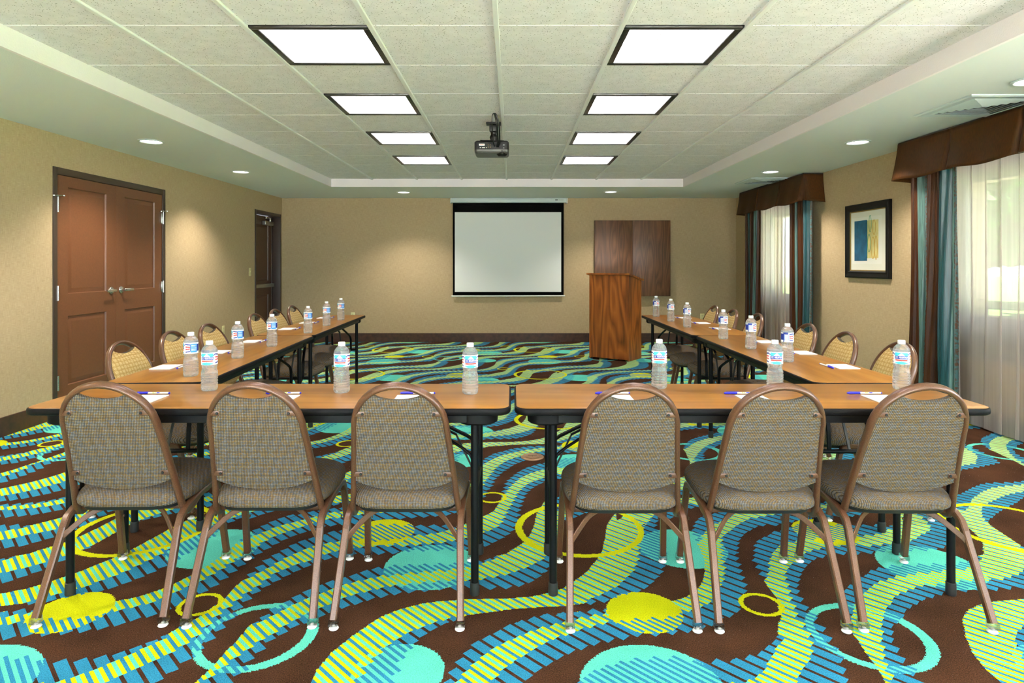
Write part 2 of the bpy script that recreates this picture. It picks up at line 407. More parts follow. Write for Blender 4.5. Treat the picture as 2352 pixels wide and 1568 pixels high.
RIBBON_EDGES = {
 'P0': '-1928,1923 -1894,1954 -1867,1975 -1840,1991 -1790,2013 -1726,2030 -1653,2039 -1581,2036 -1529,2030 -1468,2030 -1394,2036 -1339,2056 -1295,2074 -1251,2119 -1212,2150 -1184,2209 -1173,2233 -1153,2265 -1142,2282 -1132,2311 -1125,2349 -1108,2384 -1104,2440 -1106,2488 -1099,2529 -1093,2588 -1085,2635 -1079,2693 -1074,2729 -1057,2760 -1033,2814 -1017,2852 -977,2915 -940,2945 -898,2979 -865,3012 -832,3025 -775,3054 -711,3083 -635,3085 -553,3083 -486,3079 -400,3083 -338,3089 -258,3083 -227,3109 -186,3156 -148,3198 -116,3234 -89,3293 -51,3494 -51,3555 -43,3644 -35,3694 -18,3754 3,3798 25,3853 53,3899 85,3947 118,3986 157,4016 192,4043',
 'P1': '-1410,1923 -1378,1943 -1336,1969 -1305,2013 -1275,2047 -1249,2080 -1218,2119 -1189,2163 -1209,2248 -1177,2310 -1161,2343 -1156,2384 -1139,2420 -1137,2471 -1132,2508 -1125,2542 -1076,2569 -1052,2625 -1033,2649 -1021,2679 -1000,2724 -973,2771 -943,2814 -914,2847 -882,2875 -846,2892 -805,2910 -756,2939 -720,2943 -653,2921 -577,2927 -503,2951 -459,2969 -412,2975 -352,3000 -302,3037 -261,3057 -261,3137 -220,3189 -183,3230 -151,3266 -123,3325 -36,3517 -28,3555 -17,3595 -3,3644 18,3694 39,3745 67,3794 95,3834 133,3867 168,3899 207,3933 239,3947 710,4043',
 'P2': '-1245,1923 -1219,1969 -1208,1983 -1181,2005 -1171,2019 -1150,2042 -1138,2056 -1122,2089 -1110,2107 -1104,2138 -1094,2157 -1091,2196 -1086,2226 -1081,2258 -1079,2286 -1072,2315 -1058,2372 -1052,2399 -1037,2456 -1030,2490 -1012,2512 -1004,2551 -1000,2588 -970,2630 -942,2664 -915,2688 -869,2724 -835,2771 -790,2803 -738,2830 -694,2836 -659,2858 -527,2858 -452,2864 -394,2881 -338,2886 -290,2910 -244,2921 -210,2951 -175,2981 -129,3006 -93,3044 -67,3083 -46,3150 -35,3219 -19,3293 25,3494 43,3551 58,3603 82,3648 112,3690 146,3728 186,3767 231,3816 875,4043',
 'P3': '-1095,1923 -1089,1948 -1065,1994 -1061,2013 -1045,2068 -1035,2128 -1029,2173 -1020,2233 -1022,2304 -1014,2372 -1004,2440 -989,2469 -978,2507 -964,2529 -943,2569 -915,2606 -888,2649 -850,2679 -812,2724 -769,2744 -713,2771 -646,2781 -573,2784 -500,2792 -433,2803 -349,2806 -240,2808 -196,2828 -142,2852 -103,2873 -38,2951 10,3044 33,3191 37,3293 73,3494 91,3544 112,3587 139,3636 170,3677 204,3711 226,3732 1025,4043',
 'W0': '-976,1923 -965,1964 -957,2013 -954,2053 -949,2089 -943,2125 -938,2176 -935,2223 -925,2258 -911,2282 -898,2323 -893,2341 -868,2376 -848,2415 -825,2448 -816,2460 -798,2486 -774,2507 -749,2529 -708,2560 -669,2583 -630,2611 -616,2630 -573,2649 -538,2659 -455,2669 -361,2674 -243,2683 -197,2693 -121,2719 -79,2755 -30,2781 -1,2819 46,2875 -33,2787 12,2841 53,2898 81,2969 106,3083 122,3205 125,3230 156,3334 203,3437 360,3490 620,3665 800,3690 900,3713 1090,3840 1144,4043',
 'W1': '-1011,1958 -1000,1999 -992,2048 -989,2088 -984,2124 -978,2160 -972,2208 -964,2244 -914,2230 -905,2258 -887,2275 -878,2293 -862,2315 -848,2334 -833,2349 -823,2368 -793,2403 -754,2444 -733,2460 -712,2477 -684,2503 -653,2520 -635,2538 -606,2551 -590,2560 -549,2579 -497,2592 -444,2606 -354,2620 -262,2637 -216,2644 -162,2674 -120,2698 -78,2734 -70,2811 -36,2852 11,2908 -68,2822 -23,2876 18,2933 46,3004 71,3118 87,3240 90,3265 120,3354 200,3381 250,3280 411,3444 614,3590 730,3627 902,3678 1055,3875 1109,4078',
 'W2': '-966,1923 -942,1938 -936,1969 -927,1991 -917,2019 -907,2044 -894,2065 -881,2086 -872,2119 -859,2144 -846,2150 -831,2180 -825,2206 -809,2230 -794,2251 -783,2265 -770,2286 -756,2304 -730,2338 -705,2353 -683,2376 -658,2407 -631,2419 -600,2452 -552,2469 -501,2499 -424,2516 -342,2534 -254,2551 -182,2551 -155,2556 -101,2565 -47,2588 -1,2606 42,2635 -12,2602 39,2640 73,2664 107,2703 143,2744 177,2819 236,2922 256,3048 253,3150 330,3270 406,3347 606,3477 720,3526 845,3560 1000,3560 1093,3590 1151,3767 1180,3930 1154,4043',
 'W3': '-870,1923 -857,1956 -852,2022 -846,2056 -837,2089 -828,2128 -811,2163 -783,2196 -778,2216 -755,2240 -734,2251 -709,2272 -682,2304 -663,2323 -638,2338 -611,2360 -582,2376 -564,2392 -519,2415 -467,2436 -419,2456 -363,2465 -333,2469 -247,2486 -203,2477 -146,2482 -80,2482 -36,2486 21,2503 -33,2486 11,2499 28,2503 74,2534 97,2560 131,2606 152,2654 176,2734 198,2841 214,2957 232,3083 258,3136 307,3176 400,3250 598,3378 714,3460 850,3490 1000,3490 1133,3526 1220,3627 1270,3800 1275,3950 1250,4043',
 'S0': '-621,1923 -622,1959 -618,1991 -610,2024 -604,2053 -595,2083 -583,2107 -571,2131 -556,2163 -540,2189 -523,2216 -503,2251 -475,2286 -447,2311 -418,2334 -380,2353 -345,2372 -301,2384 -238,2395 -175,2403 -112,2406 -26,2409 -24,2409 23,2415 75,2425 119,2441 163,2465 200,2486 244,2534 281,2579 314,2625 344,2683 376,2744 399,2797 421,2886 443,2981 462,3070 491,3150 535,3234 524,3140 587,3237 622,3331 762,3394 930,3444 1096,3460 1244,3526 1377,3660 1457,3800 1495,3950 1499,4043',
 'S1': '-656,1958 -657,1994 -653,2026 -645,2059 -639,2088 -630,2118 -618,2142 -606,2166 -591,2198 -575,2224 -558,2251 -538,2286 -510,2321 -482,2346 -453,2369 -415,2388 -380,2407 -336,2419 -273,2430 -210,2438 -147,2441 -61,2444 -59,2444 -12,2450 40,2460 84,2476 128,2500 165,2521 209,2569 246,2614 279,2660 309,2718 341,2779 364,2832 386,2921 408,3016 427,3105 456,3185 500,3269 489,3175 552,3272 587,3366 727,3429 895,3479 1061,3495 1209,3561 1342,3695 1422,3835 1460,3985 1464,4078',
 'S2': '-464,1923 -472,1969 -465,2002 -458,2033 -444,2053 -435,2080 -425,2101 -411,2125 -396,2144 -380,2163 -364,2183 -347,2196 -326,2213 -305,2230 -287,2244 -261,2258 -242,2268 -210,2275 -140,2255 -100,2269 -40,2284 9,2295 -9,2295 45,2303 107,2310 170,2318 237,2325 268,2341 277,2392 310,2415 333,2432 372,2456 393,2482 424,2507 454,2551 485,2597 513,2644 540,2714 562,2787 580,2864 602,2945 633,3044 666,3150 650,3080 672,3115 747,3237 919,3347 1080,3362 1250,3400 1397,3467 1531,3590 1610,3767 1645,3930 1656,4043',
 'S3': '-369,1923 -371,1975 -370,2013 -362,2042 -356,2068 -343,2101 -332,2122 -323,2141 -314,2157 -295,2189 -264,2216 -250,2233 -220,2254 -201,2265 -175,2288 -135,2303 -75,2317 -26,2329 -44,2329 10,2336 72,2344 135,2351 202,2357 241,2367 279,2374 348,2385 400,2415 451,2440 494,2456 530,2486 566,2529 593,2565 614,2597 639,2654 661,2734 684,2841 698,2933 705,3006 695,3031 713,3109 736,3163 778,3219 780,3147 883,3270 1020,3325 1243,3357 1438,3388 1586,3450 1700,3610 1750,3850 1751,4043',
 'T0': '-208,1923 -200,1940 -196,1969 -185,2005 -177,2030 -158,2071 -138,2101 -129,2125 -100,2154 -74,2176 -63,2189 -36,2209 -1,2233 31,2254 -41,2206 -26,2223 2,2237 14,2251 50,2265 66,2275 99,2290 116,2300 169,2308 198,2308 223,2315 278,2326 328,2334 392,2345 455,2349 542,2364 617,2395 661,2415 688,2436 730,2477 773,2547 812,2644 835,2734 841,2787 849,2864 853,2945 871,3018 899,3096 946,3170 1008,3227 1000,3180 1066,3250 1237,3316 1400,3338 1567,3360 1700,3394 1800,3500 1870,3650 1900,3834 1912,4043',
 'T1': '-178,1923 -166,1943 -150,1964 -142,1991 -129,2013 -112,2036 -99,2053 -78,2077 -64,2095 -31,2125 -8,2141 11,2157 -40,2119 -14,2141 9,2157 25,2170 48,2183 72,2199 96,2209 120,2223 140,2233 169,2244 190,2256 235,2272 265,2286 290,2293 316,2304 351,2319 357,2376 420,2382 507,2398 582,2429 625,2449 652,2469 695,2511 738,2580 778,2679 801,2769 818,2843 882,2921 914,2994 951,3044 995,3096 1052,3136 1132,3205 1084,3190 1228,3260 1393,3300 1616,3338 1750,3400 1830,3520 1845,3705 1870,3869 1942,4043',
 'T2': '-72,1923 -56,1938 -42,1959 -32,1980 -15,1997 -1,2022 17,2042 -30,1986 -13,2002 16,2036 34,2059 53,2071 68,2089 87,2107 107,2122 127,2138 154,2154 175,2170 207,2189 231,2199 260,2209 306,2233 349,2251 399,2265 441,2275 523,2282 587,2293 657,2326 683,2345 721,2360 756,2392 779,2423 815,2482 853,2542 890,2625 912,2703 935,2787 967,2898 992,2957 1045,3018 1105,3083 1163,3136 1246,3205 1213,3170 1380,3230 1603,3280 1780,3330 1900,3450 1940,3600 1952,3698 1968,3745 1994,3863 2020,3956 2048,4043',
 'T3': '29,1923 64,1959 104,2005 138,2033 181,2065 196,2074 224,2092 271,2113 311,2131 362,2144 399,2157 428,2170 480,2176 538,2180 615,2193 658,2206 714,2233 756,2265 791,2286 830,2315 866,2368 902,2432 926,2490 942,2551 957,2616 974,2703 999,2787 1044,2898 1091,2969 1141,3018 1227,3083 1302,3085 1472,3153 1633,3180 1800,3220 1920,3330 1965,3450 1974,3518 1999,3628 2020,3753 2056,3855 2095,3947 2149,4043',
}

# ------------------------------------------------------------------ dimensions
XL, XR, YB, YF = -3.80, 3.69, 10.34, -2.2          # room faces
ZS, ZC = 2.369, 2.479                              # soffit and tile heights
TX0, TX1, TY0, TY1 = -2.555, 2.41, -1.27, 8.82     # ceiling tray
W2 = (3.45, 5.28); W1 = (7.88, 9.25); W3 = (-1.9, 2.6); W4 = (-3.2, 3.0); WZ = (0.56, 2.16)
T = 0.63; GX = -0.081; GY = 3.137                  # ceiling grid

# ------------------------------------------------------------------ carpet
CL = 2.12                                          # pattern repeat
NR = 530; RES = CL / NR
def poly_mask(poly, mask):
    p = np.array([(q[0], q[1]) for q in poly]); x, y = p[:, 0], p[:, 1]
    x2, y2 = np.roll(x, -1), np.roll(y, -1)
    for iy in range(int(math.floor(y.min() / RES)), int(math.ceil(y.max() / RES)) + 1):
        yc = (iy + 0.5) * RES
        hit = (y <= yc) != (y2 <= yc)
        if not hit.any(): continue
        xs = np.sort(x[hit] + (yc - y[hit]) / (y2[hit] - y[hit]) * (x2[hit] - x[hit]))
        for a, b in zip(xs[0::2], xs[1::2]):
            i0 = int(math.ceil(a / RES - 0.5)); i1 = int(math.floor(b / RES - 0.5))
            if i1 >= i0: mask[iy % NR, np.arange(i0, i1 + 1) % NR] = True
def disc_poly(cx, cy, r, rev=False):
    return [(cx + r * math.cos(2 * PI * i / 72), cy + r * math.sin(2 * PI * i / 72)) for i in range(72)]
def ring_mask(cx, cy, ro, ri, mask, dx=0.0):
    a = np.zeros_like(mask); b = np.zeros_like(mask)
    poly_mask(disc_poly(cx, cy, ro), a); poly_mask(disc_poly(cx + dx, cy, ri), b); mask |= (a & ~b)
def edge_line(k):
    pts = [tuple(int(v) / 1000 for v in q.split(',')) for q in RIBBON_EDGES[k].split()]
    return [(q.x, q.y) for q in catmull([(a, b, 0) for a, b in pts], 3)]

def build_carpet():
    z = lambda: np.zeros((NR, NR), bool)
    outer, lime, yd, td, yr = z(), z(), z(), z(), z()
    for r in 'PWST':
        poly_mask(edge_line(r + '0') + edge_line(r + '3')[::-1], outer)
        poly_mask(edge_line(r + '1') + edge_line(r + '2')[::-1], lime)
    for c in ((0.425, 1.895, 0.222), (-0.36, 1.975, 0.146), (-0.345, 2.67, 0.2), (0.77, 2.84, 0.196)): poly_mask(disc_poly(*c), td)
    for c in ((0.488, 2.318, 0.139), (-0.618, 3.012, 0.146)): poly_mask(disc_poly(*c), yd)
    ring_mask(0.94, 2.368, 0.082, 0.063, yr); ring_mask(-0.111, 3.452, 0.08, 0.062, yr)
    ring_mask(0.324, 3.056, 0.311, 0.279, yr, 0.004); ring_mask(1.237, 2.172, 0.203, 0.169, td, -0.006)
    p = CL / math.sqrt(2) / 31; q = p / 4; s0 = 0.471 - 2.5 * q
    r2 = math.sqrt(2); x0, x1, y0, y1 = XL - 0.08, XR + 0.08, YF - 0.08, YB + 0.05
    V = []; MI = []
    kmin = int(math.floor(((x0 + y0) / r2 - s0) / q)); kmax = int(math.ceil(((x1 + y1) / r2 - s0) / q))
    SUB = 3
    for kk in range(kmin * SUB, kmax * SUB):
        k = kk // SUB; h = q / SUB
        sc = (kk + 0.5) * h + s0; ph = k % 4
        sb = (k - ph + 2.5) * q + s0                               # centre of the lime block in this period
        su = (k - ph + (4.5 if ph == 3 else 0.5)) * q + s0         # centre of the blue block
        t0 = max(sc - r2 * x1, r2 * y0 - sc); t1 = min(sc - r2 * x0, r2 * y1 - sc)
        if t1 - t0 < 0.004: continue
        n = int((t1 - t0) / 0.004); t = t0 + (np.arange(n) + 0.5) * (t1 - t0) / n
        def look(m, s):
            X = (s - t) / r2; Y = (s + t) / r2
            return m[np.floor(Y / RES).astype(int) % NR, np.floor(X / RES).astype(int) % NR]
        le = look(lime, sb); l = le & look(outer, sc); band = look(outer, su) & ~le
        a = look(yd, sc); b = look(td, sc); c = look(yr, sc)
        base = np.zeros(n, int)                                    # 0 brown 1 blue 2 lime 3 teal
        base[band] = 0 if ph == 2 else 1
        base[l] = (1, 2, 3, 2)[ph]
        base[b] = 3; base[b & band] = 1 if ph in (0, 2) else 3; base[b & l] = 2 if ph in (1, 3) else 3
        base[a] = 2; base[a & band] = 1 if ph in (0, 2) else 2
        base[c] = 2
        cut = np.flatnonzero(np.diff(base)) + 1
        st = np.concatenate(([0], cut)); en = np.concatenate((cut, [n]))
        ta = t0 + st * (t1 - t0) / n; tb = t0 + en * (t1 - t0) / n
        sa, sz = sc - h / 2, sc + h / 2
        quad = np.zeros((len(st), 4, 3))
        for j, (s, tt) in enumerate(((sa, ta), (sz, ta), (sz, tb), (sa, tb))):
            quad[:, j, 0] = (s - tt) / r2; quad[:, j, 1] = (s + tt) / r2
        V.append(quad.reshape(-1, 3)); MI.append(base[st])
    V = np.concatenate(V); MI = np.concatenate(MI).astype(np.int32); nq = len(MI)
    me = bpy.data.meshes.new('floor')
    me.vertices.add(len(V)); me.vertices.foreach_set('co', V.ravel())
    me.loops.add(nq * 4); me.loops.foreach_set('vertex_index', np.arange(nq * 4, dtype=np.int32))
    me.polygons.add(nq); me.polygons.foreach_set('loop_start', np.arange(0, nq * 4, 4, dtype=np.int32))
    for k in ('c_brown', 'c_blue', 'c_lime', 'c_teal'): me.materials.append(M[k])
    me.polygons.foreach_set('material_index', MI)
    me.update(calc_edges=True); me.validate()
    ob = bpy.data.objects.new('floor', me); COL.objects.link(ob)
    structure(ob, 'brown carpet with blue, lime and teal striped waves, discs and rings')
build_carpet()

# ------------------------------------------------------------------ room shell
m = MB(); y = YF - 0.2
D1 = (5.18, 6.85); D2 = (9.24, 10.28); DH = 2.094
for a, b, z0, z1 in ((YF - .2, D1[0], -.02, 2.6), (D1[1], D2[0], -.02, 2.6), (D2[1], YB + .2, -.02, 2.6), (D1[0], D1[1], DH, 2.6), (D2[0], D2[1], DH, 2.6)):
    m.box(XL - 0.2, XL, a, b, z0, z1)
structure(m.build('wall_left', M['wall'], smooth=0), 'beige woven wallcovering wall with the brown doors')
m = MB(); m.box(XL - .2, XR + .3, YB, YB + 0.2, -.02, 2.6)
structure(m.build('wall_back', M['wall'], smooth=0), 'beige end wall behind the screen')
m = MB()
for a, b, z0, z1 in ((XL - .2, W4[0], -.02, 2.6), (W4[1], XR + .3, -.02, 2.6), (W4[0], W4[1], -.02, .3), (W4[0], W4[1], 2.2, 2.6)): m.box(a, b, YF - 0.2, YF, z0, z1)
structure(m.build('wall_front', M['wall'], smooth=0))
m = MB(); mo = MB()
for a, b, z0, z1 in ((YF - .2, W3[0], -.02, 2.6), (W3[1], W2[0], -.02, 2.6), (W3[0], W3[1], -.02, WZ[0]), (W3[0], W3[1], WZ[1], 2.6), (W2[1], W1[0], -.02, 2.6), (W1[1], YB + .2, -.02, 2.6),
                     (W2[0], W2[1], -.02, WZ[0]), (W1[0], W1[1], -.02, WZ[0]), (W2[0], W2[1], WZ[1], 2.6), (W1[0], W1[1], WZ[1], 2.6)):
    m.box(XR, XR + 0.16, a, b, z0, z1); mo.box(XR + 0.17, XR + 0.30, a, b, z0 - .2, z1 + .3)
structure(m.build('wall_right', M['wall'], smooth=0), 'beige window wall')
structure(mo.build('wall_outside', M['brick'], smooth=0), 'cream brick outside face of the window wall')

# ceiling: dropped soffit border, tray sides, tiled field and grid
for a, b, c, d in ((XL, TX0, YF, YB), (TX1, XR, YF, YB), (TX0, TX1, TY1, YB), (TX0, TX1, YF, TY0)):
    m = MB(); m.box(a, b, c, d, ZS, ZS + 0.25)
    structure(m.build('ceiling_border', M['soffit'], smooth=0), 'lowered smooth ceiling border around the tiled tray')
m = MB(); e = 0.012
m.box(TX0 - .01, TX0 + e, TY0, TY1, ZS - .001, ZC); m.box(TX1 - e, TX1 + .01, TY0, TY1, ZS - .001, ZC)
m.box(TX0, TX1, TY1 - e, TY1 + .01, ZS - .001, ZC); m.box(TX0, TX1, TY0 - .01, TY0 + e, ZS - .001, ZC)
structure(m.build('trim_1', M['fascia'], smooth=0), 'white sides of the ceiling tray')
m = MB()
LCOL = (-2, 1); LROW = (-6, -4, -2, 0, 2, 4, 6)  # negative rows are out-of-view lights added to light the room
for i in range(-4, 4):
    for j in range(-7, 9):
        xa, xb = max(GX + i * T, TX0), min(GX + (i + 1) * T, TX1); ya, yb = max(GY + j * T, TY0), min(GY + (j + 1) * T, TY1)
        if i in LCOL and j in LROW: continue
        if xb > xa and yb > ya: m.cbox(xa, xb, ya + .0035, yb - .0035, ZC, ZC + 0.015, .003)
m.box(TX0 - .1, TX1 + .1, TY0 - .1, TY1 + .1, ZC + 0.14, ZC + 0.2)
structure(m.build('ceiling', M['tile'], smooth=0), 'white pinholed acoustic tiles')
m = MB()
for i in range(-3, 4): m.cbox(GX + i * T - 0.013, GX + i * T + 0.013, TY0, TY1, ZC - 0.012, ZC + 0.004, 0.003)
for j in range(-6, 9):
    for i in range(-4, 4):
        xa, xb = max(GX + i * T + .013, TX0), min(GX + (i + 1) * T - .013, TX1)
        m.box(xa, xb, GY + j * T - 0.006, GY + j * T + 0.006, ZC + 0.005, ZC + 0.012)
structure(m.build('trim_2', M['tbar'], smooth=0), 'white ceiling grid bars')

# baseboards
bh = 0.145
def base(name, boxes):
    m = MB()
    for b in boxes: m.cbox(*b, 0.003)
    structure(m.build(name, M['base'], smooth=0), 'dark brown baseboard')
base('baseboard_back', [(XL, XR, YB - 0.014, YB, 0, bh)])
base('baseboard_left', [(XL, XL + .014, YF, D1[0] - .002, 0, bh), (XL, XL + .014, D1[1] + .002, D2[0] - .002, 0, bh)])
base('baseboard_right', [(XR - .014, XR, YF, YB, 0, bh)])
base('baseboard_front', [(XL, XR, YF, YF + .014, 0, bh)])

# ------------------------------------------------------------------ double door (wall_left)
def leaf_mesh(y0, y1, z0, z1, x, panels, depth=0.014, th=0.045):
    """door leaf facing +X with bevelled recessed panels"""
    m = MB()
    ys = sorted({y0, y1} | {p[0] for p in panels} | {p[1] for p in panels})
    zs = sorted({z0, z1} | {p[2] for p in panels} | {p[3] for p in panels})
    for a, b in zip(ys, ys[1:]):
        for c, d in zip(zs, zs[1:]):
            if any(a >= p[0] - 1e-6 and b <= p[1] + 1e-6 and c >= p[2] - 1e-6 and d <= p[3] + 1e-6 for p in panels): continue
            m.add([(x, a, c), (x, b, c), (x, b, d), (x, a, d)], [(0, 1, 2, 3)])
    for a, b, c, d in panels:
        rs = []
        for ins, dx in ((0, 0), (0.006, -depth), (0.014, -depth), (0.044, -0.003), (0.05, -0.003)):
            rs.append([(x + dx, a + ins, c + ins), (x + dx, b - ins, c + ins), (x + dx, b - ins, d - ins), (x + dx, a + ins, d - ins)])
        m.rings(rs, cap0=False)
    m.add([(x, y0, z0), (x, y0, z1), (x - th, y0, z1), (x - th, y0, z0)], [(0, 1, 2, 3)])
    m.add([(x, y1, z0), (x - th, y1, z0), (x - th, y1, z1), (x, y1, z1)], [(0, 1, 2, 3)])
    m.add([(x, y0, z1), (x, y1, z1), (x - th, y1, z1), (x - th, y0, z1)], [(0, 1, 2, 3)])
    m.add([(x - th, y0, z0), (x - th, y0, z1), (x - th, y1, z1), (x - th, y1, z0)], [(0, 1, 2, 3)])
    return m
d1 = bpy.data.objects.new('door_1', None); COL.objects.link(d1); d1.location = (XL, sum(D1) / 2, 0)
structure(d1, 'brown panelled double doors in a bronze frame')
d1['category'] = 'door'
def rel(mb, o): return mb.xform(Matrix.Translation(-Vector(o.location)))
fw = 0.046
m = MB()
m.cbox(XL - .14, XL + .010, D1[0], D1[0] + fw, 0, DH, .003); m.cbox(XL - .14, XL + .010, D1[1] - fw, D1[1], 0, DH, .003)
m.cbox(XL - .139, XL + .009, D1[0] + fw - .004, D1[1] - fw + .004, DH - fw - .012, DH - .0005, .003); m.box(XL - .16, XL - .10, D1[0] + .004, D1[1] - .004, .001, DH - .003)
rel(m, d1).build('door_frame', M['jamb'], d1)
ym = 6.015; lx = XL - 0.004; lz = DH - fw - .016
for k, (a, b) in enumerate(((D1[0] + fw + .003, ym - .0015), (ym + .0015, D1[1] - fw - .003))):
    pa, pb = a + 0.135, b - 0.14 if k == 0 else b - 0.135
    mm = leaf_mesh(a, b, 0.008, lz, lx, [(pa, pb, 0.25, 0.84), (pa, pb, 1.03, 1.94)])
    leaf = rel(mm, d1).build('door_leaf', M['door'], d1)
    s = -1 if k == 0 else 1
    yc = ym + s * 0.075; zc = 1.035
    m = MB(); m.lathe([(0.001, 0), (0.034, 0), (0.034, 0.006), (0.029, 0.012), (0.015, 0.014), (0.013, 0.05), (0.001, 0.052)], 28)
    m.xform(Matrix.Translation((lx, yc, zc)) @ Matrix.Rotation(PI / 2, 4, 'Y'))
    m.sweep(catmull([(lx + .045, yc - s * .012, zc), (lx + .05, yc + s * .02, zc), (lx + .052, yc + s * .07, zc), (lx + .048, yc + s * .125, zc - .002)], 5), rprof(.012, .024, .004))
    lv = rel(m, d1).build('lever_handle', M['chrome'], leaf); lv['label'] = 'satin chrome lever handle'
    for zc in (0.29, 1.04, 1.78):
        yh = a - .002 if k == 0 else b + .002
        m = MB(); m.tube([(XL + .012, yh, zc - .062), (XL + .012, yh, zc + .062)], .0085, 12)
        m.cbox(XL - .004, XL + .004, yh - .022, yh + .022, zc - .055, zc + .055, .001)
        if zc > 1.5:
            m.tube([(XL + .012, yh, zc + .062), (XL + .012, yh, zc + .082)], .006, 8)
            m.tube([(XL + .02, yh - .055, zc + .072), (XL + .02, yh + .055, zc + .080)], .004, 8)
            m.lathe([(.001, 0), (.011, .001), (.011, .012), (.001, .013)], 10, (XL + .02, yh - .058, zc + .064)); m.lathe([(.001, 0), (.011, .001), (.011, .012), (.001, .013)], 10, (XL + .02, yh + .058, zc + .074))
        h = rel(m, d1).build('hinge', M['chrome'], leaf)

d2 = bpy.data.objects.new('door_2', None); COL.objects.link(d2); d2.location = (XL, sum(D2) / 2, 0)
structure(d2, 'dark recessed exit door in the corner with a push bar'); d2['category'] = 'door'
m = MB()
m.cbox(XL - .19, XL + .010, D2[0], D2[0] + fw, 0, DH, .003); m.cbox(XL - .19, XL + .010, D2[1] - fw, D2[1], 0, DH, .003)
m.cbox(XL - .189, XL + .009, D2[0] + fw - .004, D2[1] - fw + .004, DH - fw, DH - .0005, .003); m.cbox(XL - .17, XL - .12, D2[1] - fw - .02, D2[1] - fw + .002, 0, DH - fw, .003)
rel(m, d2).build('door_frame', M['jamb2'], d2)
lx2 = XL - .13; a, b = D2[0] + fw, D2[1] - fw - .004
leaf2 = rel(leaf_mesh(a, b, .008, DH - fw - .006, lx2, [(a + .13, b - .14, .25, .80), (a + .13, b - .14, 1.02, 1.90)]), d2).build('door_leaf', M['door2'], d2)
m = MB(); m.cbox(lx2, lx2 + .055, a + .05, b - .02, .915, .972, .006); m.cbox(lx2 + .05, lx2 + .066, a + .05, b - .35, .925, .962, .004)
rel(m, d2).build('push_bar', M['steel'], leaf2)
m = MB(); m.cbox(lx2, lx2 + .06, b - .40, b - .06, 1.90, 1.965, .008); rel(m, d2).build('door_closer', M['steel'], leaf2)
m = MB(); m.sweep([(lx2 + .045, b - .18, 1.99), (lx2 + .09, b - .46, 2.0)], rprof(.022, .008, .002)); m.sweep([(lx2 + .09, b - .46, 2.01), (lx2 + .05, b - .04, 2.02)], rprof(.02, .007, .002))
m.lathe([(.001, 0), (.016, 0), (.016, .05), (.001, .05)], 12, (lx2 + .045, b - .18, 1.96)); m.lathe([(.001, 0), (.013, 0), (.013, .02), (.001, .02)], 12, (lx2 + .09, b - .46, 1.995))
rel(m, d2).build('closer_arm', M['chrome'], leaf2)

# ------------------------------------------------------------------ windows, outside
def window(name, w, mull, glass='glass'):
    o = bpy.data.objects.new(name, None); COL.objects.link(o); o.location = (XR + .1, sum(w) / 2, 0); structure(o, 'aluminium window')
    m = MB(); x0, x1 = XR + .09, XR + .15; f = .05; a, b = w; z0, z1 = WZ
    m.cbox(x0, x1, a, a + f, z0, z1, .003); m.cbox(x0, x1, b - f, b, z0, z1, .003); m.cbox(x0, x1, a, b, z0, z0 + f, .003); m.cbox(x0, x1, a, b, z1 - f, z1, .003)
    for y in mull: m.cbox(x0 + .005, x1 - .005, y - .022, y + .022, z0, z1, .003)
    rel(m, o).build('window_frame', M['alu'], o)
    m = MB(); m.box(XR + .115, XR + .121, a + f, b - f, z0 + f, z1 - f); rel(m, o).build('window_pane', M[glass], o, smooth=0)
    m = MB(); m.cbox(XR - .003, XR + .09, a - .03, b + .03, z0 - .025, z0, .004); rel(m, o).build('window_sill', M['sill'], o)
window('window_1', W1, (8.45,)); window('window_2', W2, (4.35,)); window('window_3', W3, (-.4, 1.1), 'glass3')  # the third window is unseen, added to bring in daylight
o = bpy.data.objects.new('window_added_4', None); COL.objects.link(o); o.location = (0, YF - .1, 1.2); structure(o, 'wide unseen window added behind the camera for daylight')  # glazed opening added behind the camera to brighten the room
m = MB(); y0, y1 = YF - .14, YF - .07
for x in (W4[0] + .03, -1.1, .95, W4[1] - .03): m.cbox(x - .03, x + .03, y0, y1, .3, 2.2, .003)
for z in (.33, 2.17): m.cbox(W4[0], W4[1], y0, y1, z - .03, z + .03, .003)
rel(m, o).build('window_frame', M['alu'], o)
m = MB(); m.box(W4[0], W4[1], YF - .11, YF - .104, .3, 2.2); rel(m, o).build('window_pane', M['glass3'], o, smooth=0)
m = MB(); m.box(XR + .3, 14, -14, 40, -.25, -.15); m.box(-14, XR + .3, -14, YF - .2, -.25, -.15); structure(m.build('ground_outside', M['paving'], smooth=0), 'pale paving outside the windows')
m = MB(); m.box(9.0, 60, -8, 70, -.149, -.12); structure(m.build('lawn', M['grass'], smooth=0), 'green lawn outside beyond the paving')
def tree(x, y, h, r, label):
    t = thing('tree', label, 'tree', (x, y, -.12), group='trees outside the windows')
    m = MB(); m.lathe([(r * .14, 0), (r * .09, h * .3), (r * .06, h * .6)], 10); m.build('trunk', M['bark'], t)
    m = MB()
    for k in range(260):
        u = random.uniform(-1, 1); a = random.uniform(0, 2 * PI); q = math.sqrt(1 - u * u) * random.uniform(.6, 1)
        c = Vector((q * r * math.cos(a), q * r * math.sin(a), h * .62 + u * h * .36)); s = random.uniform(.12, .26) * r
        Rm = Matrix.Rotation(random.uniform(0, 6), 3, 'Z') @ Matrix.Rotation(random.uniform(-1, 1), 3, 'X')
        for g in range(3):
            R2 = Rm @ Matrix.Rotation(g * PI / 3, 3, 'X')
            m.add([c + R2 @ Vector(p) * s for p in ((-1, -.5, 0), (0, -.8, .2), (1, -.2, 0), (.6, .7, -.1), (-.4, .8, .1))], [(0, 1, 2, 3, 4)])
    m.build('foliage', M['leaf'], t, smooth=0)
